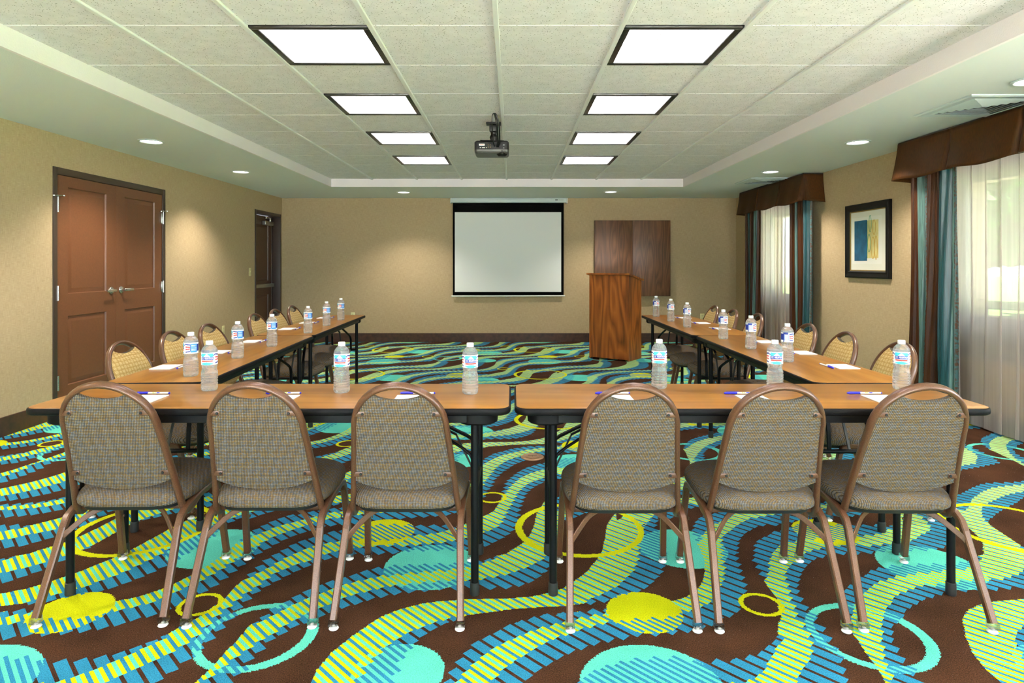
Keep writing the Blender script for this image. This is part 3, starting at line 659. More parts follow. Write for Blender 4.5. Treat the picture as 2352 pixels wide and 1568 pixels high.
m = MB(); m.cbox(XR + .3, 5.7, 3.3, 11.5, 2.75, 2.95, .02)  # roof and posts added to keep daylight off the curtained windows
for yy in (3.6, 11.2): m.cbox(5.4, 5.65, yy - .15, yy + .15, -.15, 2.75, .01)
structure(m.build('canopy_added_shade', M['fascia'], smooth=0), 'flat roof added outside to shade the two curtained windows')
tree(14.5, 16.0, 5.2, 2.4, 'leafy green tree outside, seen through the sheer beside the picture')
tree(16.5, 22.5, 6.0, 2.8, 'taller leafy tree outside, standing farther along the lawn')
tree(17.0, 9.0, 4.8, 2.2, 'small leafy tree outside, near the larger window')

# ------------------------------------------------------------------ drapes, sheers, valances
def drape(name, label, y0, y1, xc, stripes, folds, amp, flare=0.0, zt=2.33, seed=0, mat_edge=None):
    m = MB(); n = 140; tot = sum(s[0] for s in stripes); mats = []; cuts = []; acc = 0
    for wd, k in stripes:
        acc += wd / tot
        if k not in mats: mats.append(k)
        cuts.append((acc, mats.index(k)))
    rnd = random.Random(seed); ph = rnd.uniform(0, 6)
    def P(u, v):
        env = 0.75 + 0.25 * math.sin(9 * u + ph)
        yy = y0 + (y1 - y0) * (u + 0.012 * math.sin(2 * PI * folds * u * 2 + 1))
        k = 0.65 + 0.35 * v
        xx = xc + amp * env * math.sin(2 * PI * folds * u + 0.5 * math.sin(2.5 * v + ph)) * k
        xx += 0.013 * k * math.sin(2 * PI * folds * 2.6 * u + 1.3 * math.sin(3.1 * v + ph) + ph) + 0.005 * math.sin(2 * PI * folds * 6.3 * u + 4 * v)
        yy += flare * (u - 0.5) * v + 0.022 * math.sin(3.4 * v + 5 * u + ph) * (u * (1 - u) * 4)
        return (xx, yy, zt + (0.012 - zt) * v)
    g = MB(); g.grid(P, n, 24, uv=lambda u, v: (u * 2, v))
    for k in range(len(g.f)):
        u = ((k % n) + 0.5) / n
        g.m[k] = next(mi for c, mi in cuts if u <= c + 1e-6)
    o = g.build(name, [M[k] for k in mats], smooth=80)
    s = o.modifiers.new('thickness', 'SOLIDIFY'); s.thickness = 0.004; s.offset = 0
    return tag(o, label, 'curtain', 'striped satin drapes')
drape('window_drape', 'striped brown and teal satin drape in the room corner beside the small window', 9.48, 8.93, 3.53, [(2, 'dbrown'), (1.2, 'dteal'), (1.8, 'dbrown'), (2.2, 'dpale'), (1, 'dteal'), (.6, 'dbrown')], 4, .045, seed=1)
drape('window_drape', 'striped brown and teal satin drape between the small window and the framed picture', 8.04, 7.47, 3.555, [(1.2, 'druche'), (2.0, 'dbrown'), (1.0, 'dpale'), (.9, 'dteal'), (2.0, 'dbrown'), (3.2, 'dteal'), (1.0, 'druche')], 3.5, .04, .0, seed=2)
drape('window_drape', 'striped brown and teal satin drape between the framed picture and the large window', 5.58, 4.97, 3.52, [(3.0, 'dbrown'), (.6, 'dpale'), (1.1, 'druche'), (.7, 'dteal'), (2.3, 'dbrown'), (2.6, 'dteal'), (.8, 'dpale'), (.7, 'druche')], 3.5, .048, seed=3)
drape('window_drape', 'striped brown and teal satin drape at the camera end of the large window', 3.95, 3.44, 3.52, [(2.2, 'dbrown'), (2.4, 'dteal'), (1.6, 'dbrown'), (2.4, 'dteal')], 3.5, .045, seed=4)
def sheer_curtain(label, y0, y1, folds, seed):
    rnd = random.Random(seed); fr = [(rnd.uniform(.5, 2.2) * folds, rnd.uniform(0, 6), rnd.uniform(.3, 1)) for _ in range(5)]
    def P(u, v):
        a = sum(w * math.sin(2 * PI * f * u + p + .8 * v * math.sin(p * 3)) for f, p, w in fr) / 3
        g = math.sin(2 * PI * folds * 1.35 * u + 1.1 * math.sin(2 * PI * u * 2.3 + seed) + .5 * math.sin(2.4 * v + 9 * u))
        return (3.645 + .024 * a * (.6 + .4 * v), y0 + (y1 - y0) * u + .012 * a + .055 * g * (.55 + .45 * v) * min(1, 8 * u, 8 * (1 - u)), 2.33 - 2.315 * v)
    g = MB(); g.grid(P, 420, 18, uv=lambda u, v: (u * 3, v))
    return tag(g.build('sheer_curtain', M['sheer'], smooth=80), label, 'curtain', 'white voile sheers')
sheer_curtain('white sheer voile curtain across the small window near the room corner', 9.40, 7.80, 9, 5)
sheer_curtain('white sheer voile curtain across the large window next to the picture', 5.48, 3.50, 9, 8)

def valance(label, yf, yn, pleats, z0=2.02):
    t = thing('window_valance', label, 'valance', (3.57, (yf + yn) / 2, 0))
    x0 = 3.45; d1_ = XR - x0 - .004; Ln = yf - yn; tot = d1_ * 2 + Ln
    def path(d):
        if d < d1_: return Vector((XR - .004 - d, yf)), Vector((0, 1))
        if d < d1_ + Ln: return Vector((x0, yf - (d - d1_))), Vector((-1, 0))
        return Vector((x0 + d - d1_ - Ln, yn)), Vector((0, -1))
    ds = sorted(set([tot * i / 260 for i in range(261)] + [d1_ + 1e-4, d1_ - 1e-4, d1_ + Ln - 1e-4, d1_ + Ln + 1e-4]))
    n = len(ds) - 1
    def P(u, v):
        d = ds[int(round(u * n))]; p, nn = path(d)
        c = max(-1, min(1, 0)); out = 0.055 * v ** 1.3 + .003 * v * math.sin(d * 19)
        if abs(d - d1_) < .02: nn = Vector((-.7, .7))
        if abs(d - d1_ - Ln) < .02: nn = Vector((-.7, -.7))
        zb = z0 + .010 * math.sin(2 * PI * (d - d1_) / .68 + 1.0)
        for q, wq in pleats:
            g = math.exp(-((d - q) / wq) ** 2); out -= .075 * v * g; zb += .012 * g
        p = p + nn * out
        return (p.x, p.y, 2.352 + (zb - 2.352) * v)
    m = MB(); m.grid(P, n, 12, uv=lambda u, v: (u, v))
    o = rel(m, t).build('valance_skirt', M['valance'], t, smooth=50)
    s = o.modifiers.new('thickness', 'SOLIDIFY'); s.thickness = .005; s.offset = 0
    m = MB(); m.box(x0, XR - .002, yn, yf, 2.35, 2.362); rel(m, t).build('mounting_board', M['slot'], t, smooth=0)
valance('dark brown pleated valance over the small window in the room corner', 9.52, 7.44, [(.24 + .72, .02), (.24 + 1.45, .015), (.24 + 2.08, .03)])
valance('dark brown pleated valance over the large window nearer the camera', 5.61, 3.40, [(.24 + .66, .015), (.24 + 1.36, .02), (.24 + 2.2, .03)])

# ------------------------------------------------------------------ ceiling fixtures
troff = ['black-framed square ceiling light', ]
rows = {0: 'first', 2: 'second', 4: 'third', 6: 'fourth'}
for i in LCOL:
    for j in LROW:
        xa, xb, ya, yb = GX + i * T, GX + (i + 1) * T, GY + j * T, GY + (j + 1) * T
        side = 'door side' if i < 0 else 'window side'
        lab = f'square black-framed ceiling light, {rows[j]} from the camera in the {side} row' if j in rows else f'square black-framed ceiling light added out of view for brightness, {side}, {["", "", "nearer", "", "middle", "", "rear"][-j]} one'
        t = thing('ceiling_light', lab, 'ceiling light', ((xa + xb) / 2, (ya + yb) / 2, ZC), group='square ceiling lights')
        h = T / 2 - .012; f = .036; m = MB()
        for a, b, c, d in ((-h, h, -h, -h + f), (-h, h, h - f, h), (-h, -h + f, -h + f, h - f), (h - f, h, -h + f, h - f)): m.cbox(a, b, c, d, -.006, .03, .002)
        m.build('light_frame', M['trim'], t)
        m = MB(); g = h - f; m.box(-g, g, -g, g, .055, .06); m.build('light_panel', M['lamp'], t, smooth=0)
        m = MB()
        for k in (-1, 1):
            m.box(k * g / 3 - .0015, k * g / 3 + .0015, -g, g, .004, .05); m.box(-g, g, k * g / 3 - .0015, k * g / 3 + .0015, .004, .05)
        for k in (-1, 1): m.box(k * g - .001, k * g + .001, -g, g, .0, .055); m.box(-g, g, k * g - .001, k * g + .001, .0, .055)
        m.build('louver', M['louver'], t, smooth=0)
def downlight(x, y, lab):
    t = thing('downlight', lab, 'downlight', (x, y, ZS), group='round recessed downlights')
    m = MB(); m.lathe([(.105, -.002), (.108, -.007), (.092, -.010), (.084, -.004), (.084, .0)], 36, caps=False); m.build('trim_ring', M['vent'], t)
    m = MB(); m.lathe([(.001, -.0035), (.084, -.0035), (.084, -.001), (.001, -.001)], 36); m.build('light_lens', M['can'], t, smooth=0)
    l = bpy.data.lights.new('downlight_beam', 'SPOT'); l.energy = SPOT_W; l.spot_size = R(118); l.spot_blend = 0.7; l.color = (1, .92, .80); l.shadow_soft_size = .08
    lo = bpy.data.objects.new('downlight_beam', l); COL.objects.link(lo); lo.parent = t; lo.location = (0, 0, -.02)
SPOT_W = 60
downlight(-3.19, 5.535, 'round recessed downlight above the double doors'); downlight(-3.19, 7.363, 'round recessed downlight between the double doors and the corner door')
downlight(3.07, 5.575, 'round recessed downlight above the picture and large window'); downlight(3.03, 7.363, 'round recessed downlight in the border beside the small window')
downlight(-1.64, 9.46, 'round recessed downlight over the end wall, door side of the screen'); downlight(1.476, 9.40, 'round recessed downlight over the walnut wall cabinet')
downlight(-3.19, 3.7, 'unseen downlight added for brightness over the door wall, outside the picture edge'); downlight(3.07, 3.7, 'unseen downlight added for brightness over the large window, outside the picture edge')  # out-of-view pair added to brighten the room
downlight(-3.19, 1.85, 'unseen downlight added for brightness over the door wall beside the camera'); downlight(-3.19, 0.0, 'unseen downlight added for brightness over the door wall behind the camera')  # more unseen downlights, added for their light on the walls
def air_vent(x0, y0, w, lab):
    t = thing('ceiling_vent', lab, 'air vent', (x0 + w / 2, y0 + w / 2, ZS), group='square air vents')
    h = w / 2; m = MB()
    sq = lambda r, z: [(-r, -r, z), (r, -r, z), (r, r, z), (-r, r, z)]
    m.rings([sq(h, -.0005), sq(h, -.008), sq(h - .012, -.014), sq(h - .07, -.010), sq(h - .07, -.002)], cap0=False, cap1=False); m.build('vent_frame', M['vent'], t, smooth=0)
    m = MB(); r = h - .07
    while r > .03:
        m.rings([sq(r, -.004), sq(r, -.006), sq(r - .019, -.0155), sq(r - .020, -.0145), sq(r - .003, -.004)], cap0=False, cap1=False); r -= .036
    m.build('vent_vanes', M['vent'], t, smooth=0)
    m = MB(); m.box(-h + .03, h - .03, -h + .03, h - .03, -.0022, -.0012); m.build('vent_shade_sheet', M['slot'], t, smooth=0)  # dark sheet standing in for the shade inside the vent
air_vent(2.93, 4.0, .58, 'square white air vent in the ceiling border over the large window'); air_vent(2.99, 7.86, .58, 'square white air vent in the ceiling border over the small window')

# projector
t = thing('projector', 'black ceiling-mounted projector hanging before the pull-down screen', 'projector', (-.172, 5.3, ZC))
z0, z1 = 2.2 - ZC, 2.305 - ZC
m = MB(); o1 = lambda ins, z: [(x, y, z) for x, y in rr_outline(.143 - ins, .12 - ins, .025, 5)]
m.rings([o1(.012, z0), o1(.002, z0 + .012), o1(0, z0 + .03)], cap1=False); m.build('lower_shell', M['grey'], t)
m = MB(); m.rings([o1(0, z0 + .03), o1(0, z1 - .012), o1(.01, z1)], cap0=False); m.build('projector_body', M['gunmetal'], t)
m = MB(); m.lathe([(.001, -.02), (.03, -.018), (.046, .0), (.05, .02), (.05, .05)], 24, (.085, -.07, z0)); m.build('lens_bulge', M['black'], t)
m = MB(); m.cbox(-.062, .062, -.05, .05, -.014, 0, .003); m.cbox(-.036, .036, -.03, .03, -.075, -.012, .01); m.lathe([(.001, -.135), (.03, -.135), (.034, -.12), (.022, -.095), (.026, -.08), (.001, -.078)], 14)
m.lathe([(.028, -.13), (.028, -.15), (.02, z1)], 12); m.xform(Matrix.Translation((.012, .02, 0))); m.build('ceiling_mount', M['black'], t)
m = MB()
for x in (-.09, .05): m.sweep([(x, -.04, z1 + .012), (x + .05, .05, z1 + .012)], rprof(.016, .006, .001))
m.sweep([(-.1, -.02, z1 + .02), (.1, .0, z1 + .02)], rprof(.02, .006, .001)); m.build('mount_arms', M['black'], t)
m = MB()
for dx, r in ((-.012, .004), (.012, .008), (.022, .006)):
    m.tube(catmull([(.028, -.33, .004), (.024 + dx, -.335, -.02), (.03 + dx * 1.6, -.31, -.09), (.035 + dx * 1.5, -.2, -.2), (.035 + dx, -.135, z0 + .06), (.035 + dx, -.11, z0 + .055)], 6), r, 8)
m.build('cable', M['black'], t)
m = MB(); y = -.1205; m.box(-.104, -.058, y - .001, y, z0 + .062, z0 + .078); w_ = m.build('rating_sticker', M['white'], t, smooth=0)
m = MB(); m.box(-.099, -.064, y - .0016, y - .001, z0 + .068, z0 + .072); m.build('sticker_print', M['red'], w_, smooth=0)
m = MB()
for k, (a, b) in enumerate(((-.098, -.088), (-.080, -.054), (-.044, -.038))): m.box(a, b, y - .001, y, z0 + .043, z0 + .048)
for a, b, c in ((.093, .108, .066), (.093, .106, .042)): m.box(a, b, y - .001, y, z0 + c, z0 + c + .003)
m.build('white_print', M['white'], t, smooth=0)
m = MB()
for sx in (-1, 1):
    for sz in (0, 1): m.add([(-.018 + sx * .014, y - .001, z0 + .05 + sz * .018), (-.018 + sx * .006, y - .001, z0 + .053 + sz * .018), (-.018 + sx * .006, y - .001, z0 + .047 + sz * .018)], [(0, 1, 2)])
m.build('control_buttons', M['gold'], t, smooth=0)

# ------------------------------------------------------------------ end wall: screen, cabinet, outlets, lectern
t = thing('projection_screen', 'white pull-down projection screen with black borders on the end wall', 'projection screen', (-.06, YB, 0))
o = Vector((-.06, YB, 0))
m = MB(); m.cbox(-1.0, .885, YB - .085, YB - .012, 2.288, 2.358, .01); m.box(-1.0, .885, YB - .07, YB - .002, 2.352, 2.366, 0); rel(m, t).build('screen_case', M['vent'], t)
m = MB()
for x in (-1.008, .893): m.cbox(x - .01, x + .01, YB - .09, YB - .008, 2.278, 2.364, .006)
rel(m, t).build('end_cap', M['white'], t)
m = MB(); m.cbox(.70, .742, YB - .0875, YB - .085, 2.326, 2.338, .0005); rel(m, t).build('badge', M['slot'], t)
m = MB()
for k in range(8): m.box(.752 + k * .011, .760 + k * .011, YB - .0865, YB - .085, 2.329, 2.334)
rel(m, t).build('badge_print', M['grey'], t, smooth=0)
ws = lambda x, z: YB - .045 + .004 * math.sin(3.2 * x + 1.3 * z) * (z - .77)
def sheet(x0, x1, z0, z1, dy, nu=24, nv=24): 
    g = MB(); g.grid(lambda u, v: (x0 + (x1 - x0) * u, ws(x0 + (x1 - x0) * u, z0 + (z1 - z0) * v) + dy, z0 + (z1 - z0) * v), nu, nv); return g
g = sheet(-.978, .842, .765, 2.30, 0); o_ = rel(g, t).build('black_border', M['matte'], t, smooth=60); s = o_.modifiers.new('thickness', 'SOLIDIFY'); s.thickness = .001; s.offset = -1
g = sheet(-.946, .80, .826, 2.135, -.0015); rel(g, t).build('screen_surface', M['screen'], t, smooth=60)
m = MB(); m.tube([(-1.0, YB - .047, .757), (.862, YB - .047, .763)], .011, 12); m.lathe([(.001, 0), (.016, 0), (.016, .02), (.001, .02)], 12); rel(m, t).build('bottom_bar', M['white'], t)
m = MB(); hp = [(-.115, -.0, 0), (-.105, .0, -.02), (-.075, 0, -.036), (-.045, 0, -.02), (-.035, 0, 0)]
m.tube(catmull([(x, YB - .06, .752 + z) for x, y, z in hp], 5), .005, 8); rel(m, t).build('pull_handle', M['steel'], t)

t = thing('wall_cabinet', 'walnut two-door whiteboard cabinet mounted on the end wall behind the lectern', 'cabinet', (1.965, YB, 1.378))
m = MB(); m.cbox(-.62, .62, -.075, -.002, -.62, .62, .003); m.build('cabinet_body', M['walnut2'], t)
for k in (-1, 1):
    m = MB(); m.cbox(-.6175 if k < 0 else .0015, -.0015 if k < 0 else .6175, -.097, -.077, -.618, .618, .002); m.build('cabinet_door', M['walnut2'], t)
def plate(name, label, loc, rz, holes):
    t = thing(name, label, 'wall plate', loc, rz)
    m = MB(); m.cbox(-.035, .035, -.006, -.0005, -.058, .058, .003); m.build('cover_plate', M['ivory'], t)
    m = MB()
    if holes == 'outlet':
        for z in (-.026, .026): m.cbox(-.016, .016, -.0075, -.006, z - .014, z + .014, .0006)
    else: m.cbox(-.005, .005, -.016, -.006, -.004, .014, .001)
    m.build('socket_face' if holes == 'outlet' else 'toggle', M['ivory'] if holes != 'dark' else M['slot'], t)
    if holes == 'outlet':
        m = MB()
        for z in (-.026, .026):
            for x in (-.007, .007): m.box(x - .0015, x + .0015, -.0080, -.0074, z - .004, z + .006)
        m.build('socket_slots', M['slot'], t, smooth=0)
plate('light_switch', 'ivory light switch plate beside the corner exit door', (XL, 9.07, 1.17), PI / 2, 'switch')
plate('wall_outlet', 'ivory outlet plate low on the wall between the two doors', (XL, 8.23, .416), PI / 2, 'outlet')
plate('wall_outlet', 'ivory outlet plate low on the end wall, door side of the screen', (-2.63, YB, .43), 0, 'outlet')
plate('wall_outlet', 'ivory outlet plate low on the end wall near the window corner', (3.13, YB, .41), 0, 'outlet')
t = thing('floor_box', 'round tan metal floor outlet cover set in the carpet', 'floor outlet', (.133, 4.167, 0))
m = MB(); m.lathe([(.076, .0005), (.076, .004), (.07, .008), (.055, .008), (.052, .006), (.001, .006)], 40); m.build('cover_ring', M['brass'], t)
m = MB(); m.lathe([(.001, .0062), (.047, .0062), (.047, .0085), (.001, .0085)], 40); lid = m.build('hinged_lid', M['brass'], t)
m = MB(); m.lathe([(.001, .0086), (.004, .0086), (.004, .0092), (.001, .0092)], 10); m.tube([(-.03, .018, .0086), (.03, .018, .0086)], .0015, 6); m.build('lid_slot', M['slot'], lid)

lz_ = R(-35.8); t = thing('lectern', 'tall walnut lectern with a sloping top standing before the wall cabinet', 'lectern', (1.524, 8.22, 0), lz_)
wf, dp, hf, hb = .585, .40, 1.135, 1.06            # local: x -wf..0 along the front, y 0..dp into depth
def slopebox(x0, x1, y0, y1, z0, mi=0):
    zt = lambda y: hf + (hb - hf) * y / dp
    return [(x0, y0, z0), (x1, y0, z0), (x1, y1, z0), (x0, y1, z0), (x0, y0, zt(y0)), (x1, y0, zt(y0)), (x1, y1, zt(y1)), (x0, y1, zt(y1))]
BF = [(0, 3, 2, 1), (4, 5, 6, 7), (0, 1, 5, 4), (1, 2, 6, 5), (2, 3, 7, 6), (3, 0, 4, 7)]
for x0, x1 in ((-wf, -wf + .019), (-.019, 0)):
    m = MB(); m.add(slopebox(x0, x1, 0, dp, .004), BF); m.build('side_panel', M['walnut'], t, smooth=0)
m = MB(); m.add(slopebox(-wf + .019, -.019, .006, .024, .02), BF); m.build('front_panel', M['walnut'], t, smooth=0)
for z in (.06, .55): m = MB(); m.cbox(-wf + .019, -.019, .03, dp - .02, z, z + .019, .002); m.build('shelf', M['walnut'], t)
m = MB(); sl = (hb - hf) / dp; y0, y1 = -.035, dp + .03
m.add([(-wf - .025, y0, hf + sl * y0), (.025, y0, hf + sl * y0), (.025, y1, hf + sl * y1), (-wf - .025, y1, hf + sl * y1)] + [(x, y, hf + sl * y + .02) for x, y in ((-wf - .025, y0), (.025, y0), (.025, y1), (-wf - .025, y1))], BF)
m.build('reading_top', M['walnut'], t, smooth=0)

# ------------------------------------------------------------------ framed picture on the window wall (faces -X)
yf_, yn_, za, zb = 6.90, 6.09, 1.138, 1.918
t = thing('framed_picture', 'black-framed abstract print with a blue block on the window wall', 'picture', (XR, (yf_ + yn_) / 2, (za + zb) / 2))
hw, hh = (yf_ - yn_) / 2, (zb - za) / 2
def fr(ins, x): return [(x, hw - ins, -hh + ins), (x, -hw + ins, -hh + ins), (x, -hw + ins, hh - ins), (x, hw - ins, hh - ins)]
m = MB(); m.rings([fr(0, -.002), fr(0, -.03), fr(.012, -.036), fr(.045, -.028), (fr(.062, -.030)), fr(.074, -.018), fr(.074, -.004)], cap0=False, cap1=False); m.build('picture_frame', M['black'], t, smooth=0)
m = MB(); m.rings([fr(.074, -.004), fr(.074, -.017), fr(.084, -.014), fr(.084, -.004)], cap0=False, cap1=False); m.build('gold_fillet', M['gold'], t, smooth=0)
m = MB(); m.add(fr(.08, -.008), [(0, 1, 2, 3)]); m.build('mat_board', M['mat'], t, smooth=0)
yc = (yf_ + yn_) / 2; zc = (za + zb) / 2
def flat(y0, y1, z0, z1, x): return [(x, y0 - yc, z0 - zc), (x, y1 - yc, z0 - zc), (x, y1 - yc, z1 - zc), (x, y0 - yc, z1 - zc)]
M['p_blue'] = plain('print_blue', (26, 92, 128), .7, grain=.12, gscale=14); M['p_tan'] = plain('print_tan', (232, 214, 146), .7, grain=.07, gscale=10)
M['p_paper'] = plain('print_paper', (246, 242, 232), .8); M['p_gold'] = plain('print_ochre', (214, 164, 58), .6); M['p_teal'] = plain('print_teal', (72, 160, 120), .6)
m = MB(); m.add(flat(6.79, 6.25, 1.285, 1.775, -.0086), [(0, 1, 2, 3)]); pp = m.build('print_sheet', M['p_paper'], t, smooth=0)
m = MB(); m.add(flat(6.505, 6.305, 1.345, 1.735, -.0094), [(0, 1, 2, 3)]); m.build('tan_field', M['p_tan'], pp, smooth=0)
m = MB(); m.add(flat(6.745, 6.505, 1.318, 1.742, -.0100), [(0, 1, 2, 3)]); m.build('blue_block', M['p_blue'], pp, smooth=0)
m = MB(); m.add(flat(6.525, 6.50, 1.345, 1.735, -.0097), [(0, 1, 2, 3)]); m.build('teal_edge', M['p_teal'], pp, smooth=0)
def oval(cy, cz, a, b, k): 
    return [(-.0104, cy + a * math.cos(q) - yc, cz + b * math.sin(q) - zc) for q in [2 * PI * i / 40 for i in range(40)]]
for (cy, cz, a, b, mt) in ((6.45, 1.70, .022, .085, 'p_teal'), (6.38, 1.66, .026, .075, 'p_gold'), (6.47, 1.50, .026, .09, 'p_teal'), (6.40, 1.45, .03, .11, 'p_gold'), (6.345, 1.45, .024, .12, 'p_gold')):
    m = MB(); m.sweep(oval(cy, cz, a, b, 0), [(.003, -.0004), (.003, .0004), (-.003, .0004), (-.003, -.0004)], up=(1, 0, 0), closed=True); m.build('vase_outline', M[mt], pp, smooth=0)

# ------------------------------------------------------------------ folding tables
def make_table(name, label, L, W, loc, rz, ins0, ins1, hleg):
    """folding table: local X along the length; ins0/ins1 leg insets at -X / +X end"""
    t = thing(name, label, 'table', loc, rz, 'folding tables in a U')
    H = .74; o = lambda ins, z: [(x, y, z) for x, y in rr_outline(L / 2 - ins, W / 2 - ins, max(.055 - ins, .01), 6)]
    m = MB(); m.rings([o(.009, H - .02), o(.0075, H - .0005), o(.009, H)]); m.build('tabletop', M['oak'], t)
    m = MB(); m.rings([o(.05, H - .028), o(.008, H - .028), o(.002, H - .024), o(0, H - .017), o(0, H - .010), o(.002, H - .004), o(.007, H - .001), o(.0085, H - .0012)], cap1=False)
    m.build('edge_band', M['edge'], t)
    m = MB(); a, b = L / 2 - .055, W / 2 - .04; i2 = lambda ins, z: [(x, y, z) for x, y in rr_outline(a - ins, b - ins, .05, 6)]
    m.rings([i2(.022, H - .0282), i2(0, H - .0282), i2(0, H - .062), i2(.004, H - .064), i2(.022, H - .064), i2(.022, H - .0285)], cap0=False, cap1=False)
    m.build('apron', M['blackm'], t)
    for s, ins in ((-1, ins0), (1, ins1)):
        m = MB(); cx = s * (L / 2 - .055 - .075); ro = lambda k, z: [(x, y, z) for x, y in rr_outline(.078 - k, b + .004 - k, .06, 8, cx, 0)]
        m.rings([ro(.004, H - .0285), ro(0, H - .032), ro(0, H - .067), ro(.008, H - .074), ro(.05, H - .074)]); m.build('end_housing', M['edge'], t)
        lx = s * (L / 2 - ins)
        for sy in (-1, 1):
            m = MB(); yy = sy * hleg; m.tube([(lx, yy, .012), (lx, yy, H - .07)], .0152, 16); lg = m.build('leg', M['blackm'], t)
            m = MB(); m.lathe([(.012, 0), (.0175, .001), (.019, .006), (.018, .048), (.0158, .05), (.0152, .05)], 16, (lx, yy, 0)); m.build('foot_cap', M['rubber'], lg)
        m = MB(); m.tube([(lx, -hleg, .385), (lx, hleg, .385)], .0105, 12); m.build('crossbar', M['blackm'], t)
        for sy in (-1, 1):
            m = MB(); y1 = sy * hleg * .62
            m.sweep(catmull([(lx, y1, .385), (lx - s * .004, y1, .44), (lx - s * .012, y1, .50), (lx - s * .05, y1 * .9, .545), (lx - s * .26, y1 * .45, .655), (lx - s * .33, y1 * .4, H - .066)], 3), rprof(.021, .010, .003), up=(1, 0, 0)); m.build('strut', M['blackm'], t)
        m = MB(); m.sweep([(lx - s * .29, 0, H - .064), (lx - s * .085, 0, .575)], rprof(.018, .007, .002), up=(1, 0, 0)); m.sweep([(lx - s * .29, -.05, H - .066), (lx - s * .29, .05, H - .066)], rprof(.012, .012, .003)); m.build('brace_upper', M['blackm'], t)
        m = MB(); m.sweep([(lx - s * .09, 0, .58), (lx, 0, .395)], rprof(.014, .006, .002), up=(1, 0, 0)); m.build('brace_lower', M['grey'], t)
    return t
make_table('folding_table', 'folding table behind the camera-side chairs, door-side half of that pair', 1.853, .50, (-.933, 2.610, 0), 0, .14, .14, .172)
make_table('folding_table', 'folding table behind the camera-side chairs, window-side half of that pair', 1.822, .50, (.919, 2.610, 0), 0, .150, .125, .172)
def table_between(x0, y0, x1, y1, W, label):
    L = math.hypot(x1 - x0, y1 - y0) - .004; a = math.atan2(y1 - y0, x1 - x0)
    return make_table('folding_table', label, L, W, ((x0 + x1) / 2, (y0 + y1) / 2, 0), a, .14, .14, .155)
table_between(-1.655, 2.878, -1.742, 4.785, .465, 'folding table in the door-side run, joined to the camera-side tables')
table_between(-1.742, 4.790, -1.792, 6.71, .455, 'folding table at the screen end of the door-side run')
table_between(1.618, 2.870, 1.625, 4.785, .465, 'folding table in the window-side run, joined to the camera-side tables')
table_between(1.625, 4.790, 1.622, 6.71, .50, 'folding table at the lectern end of the window-side run')

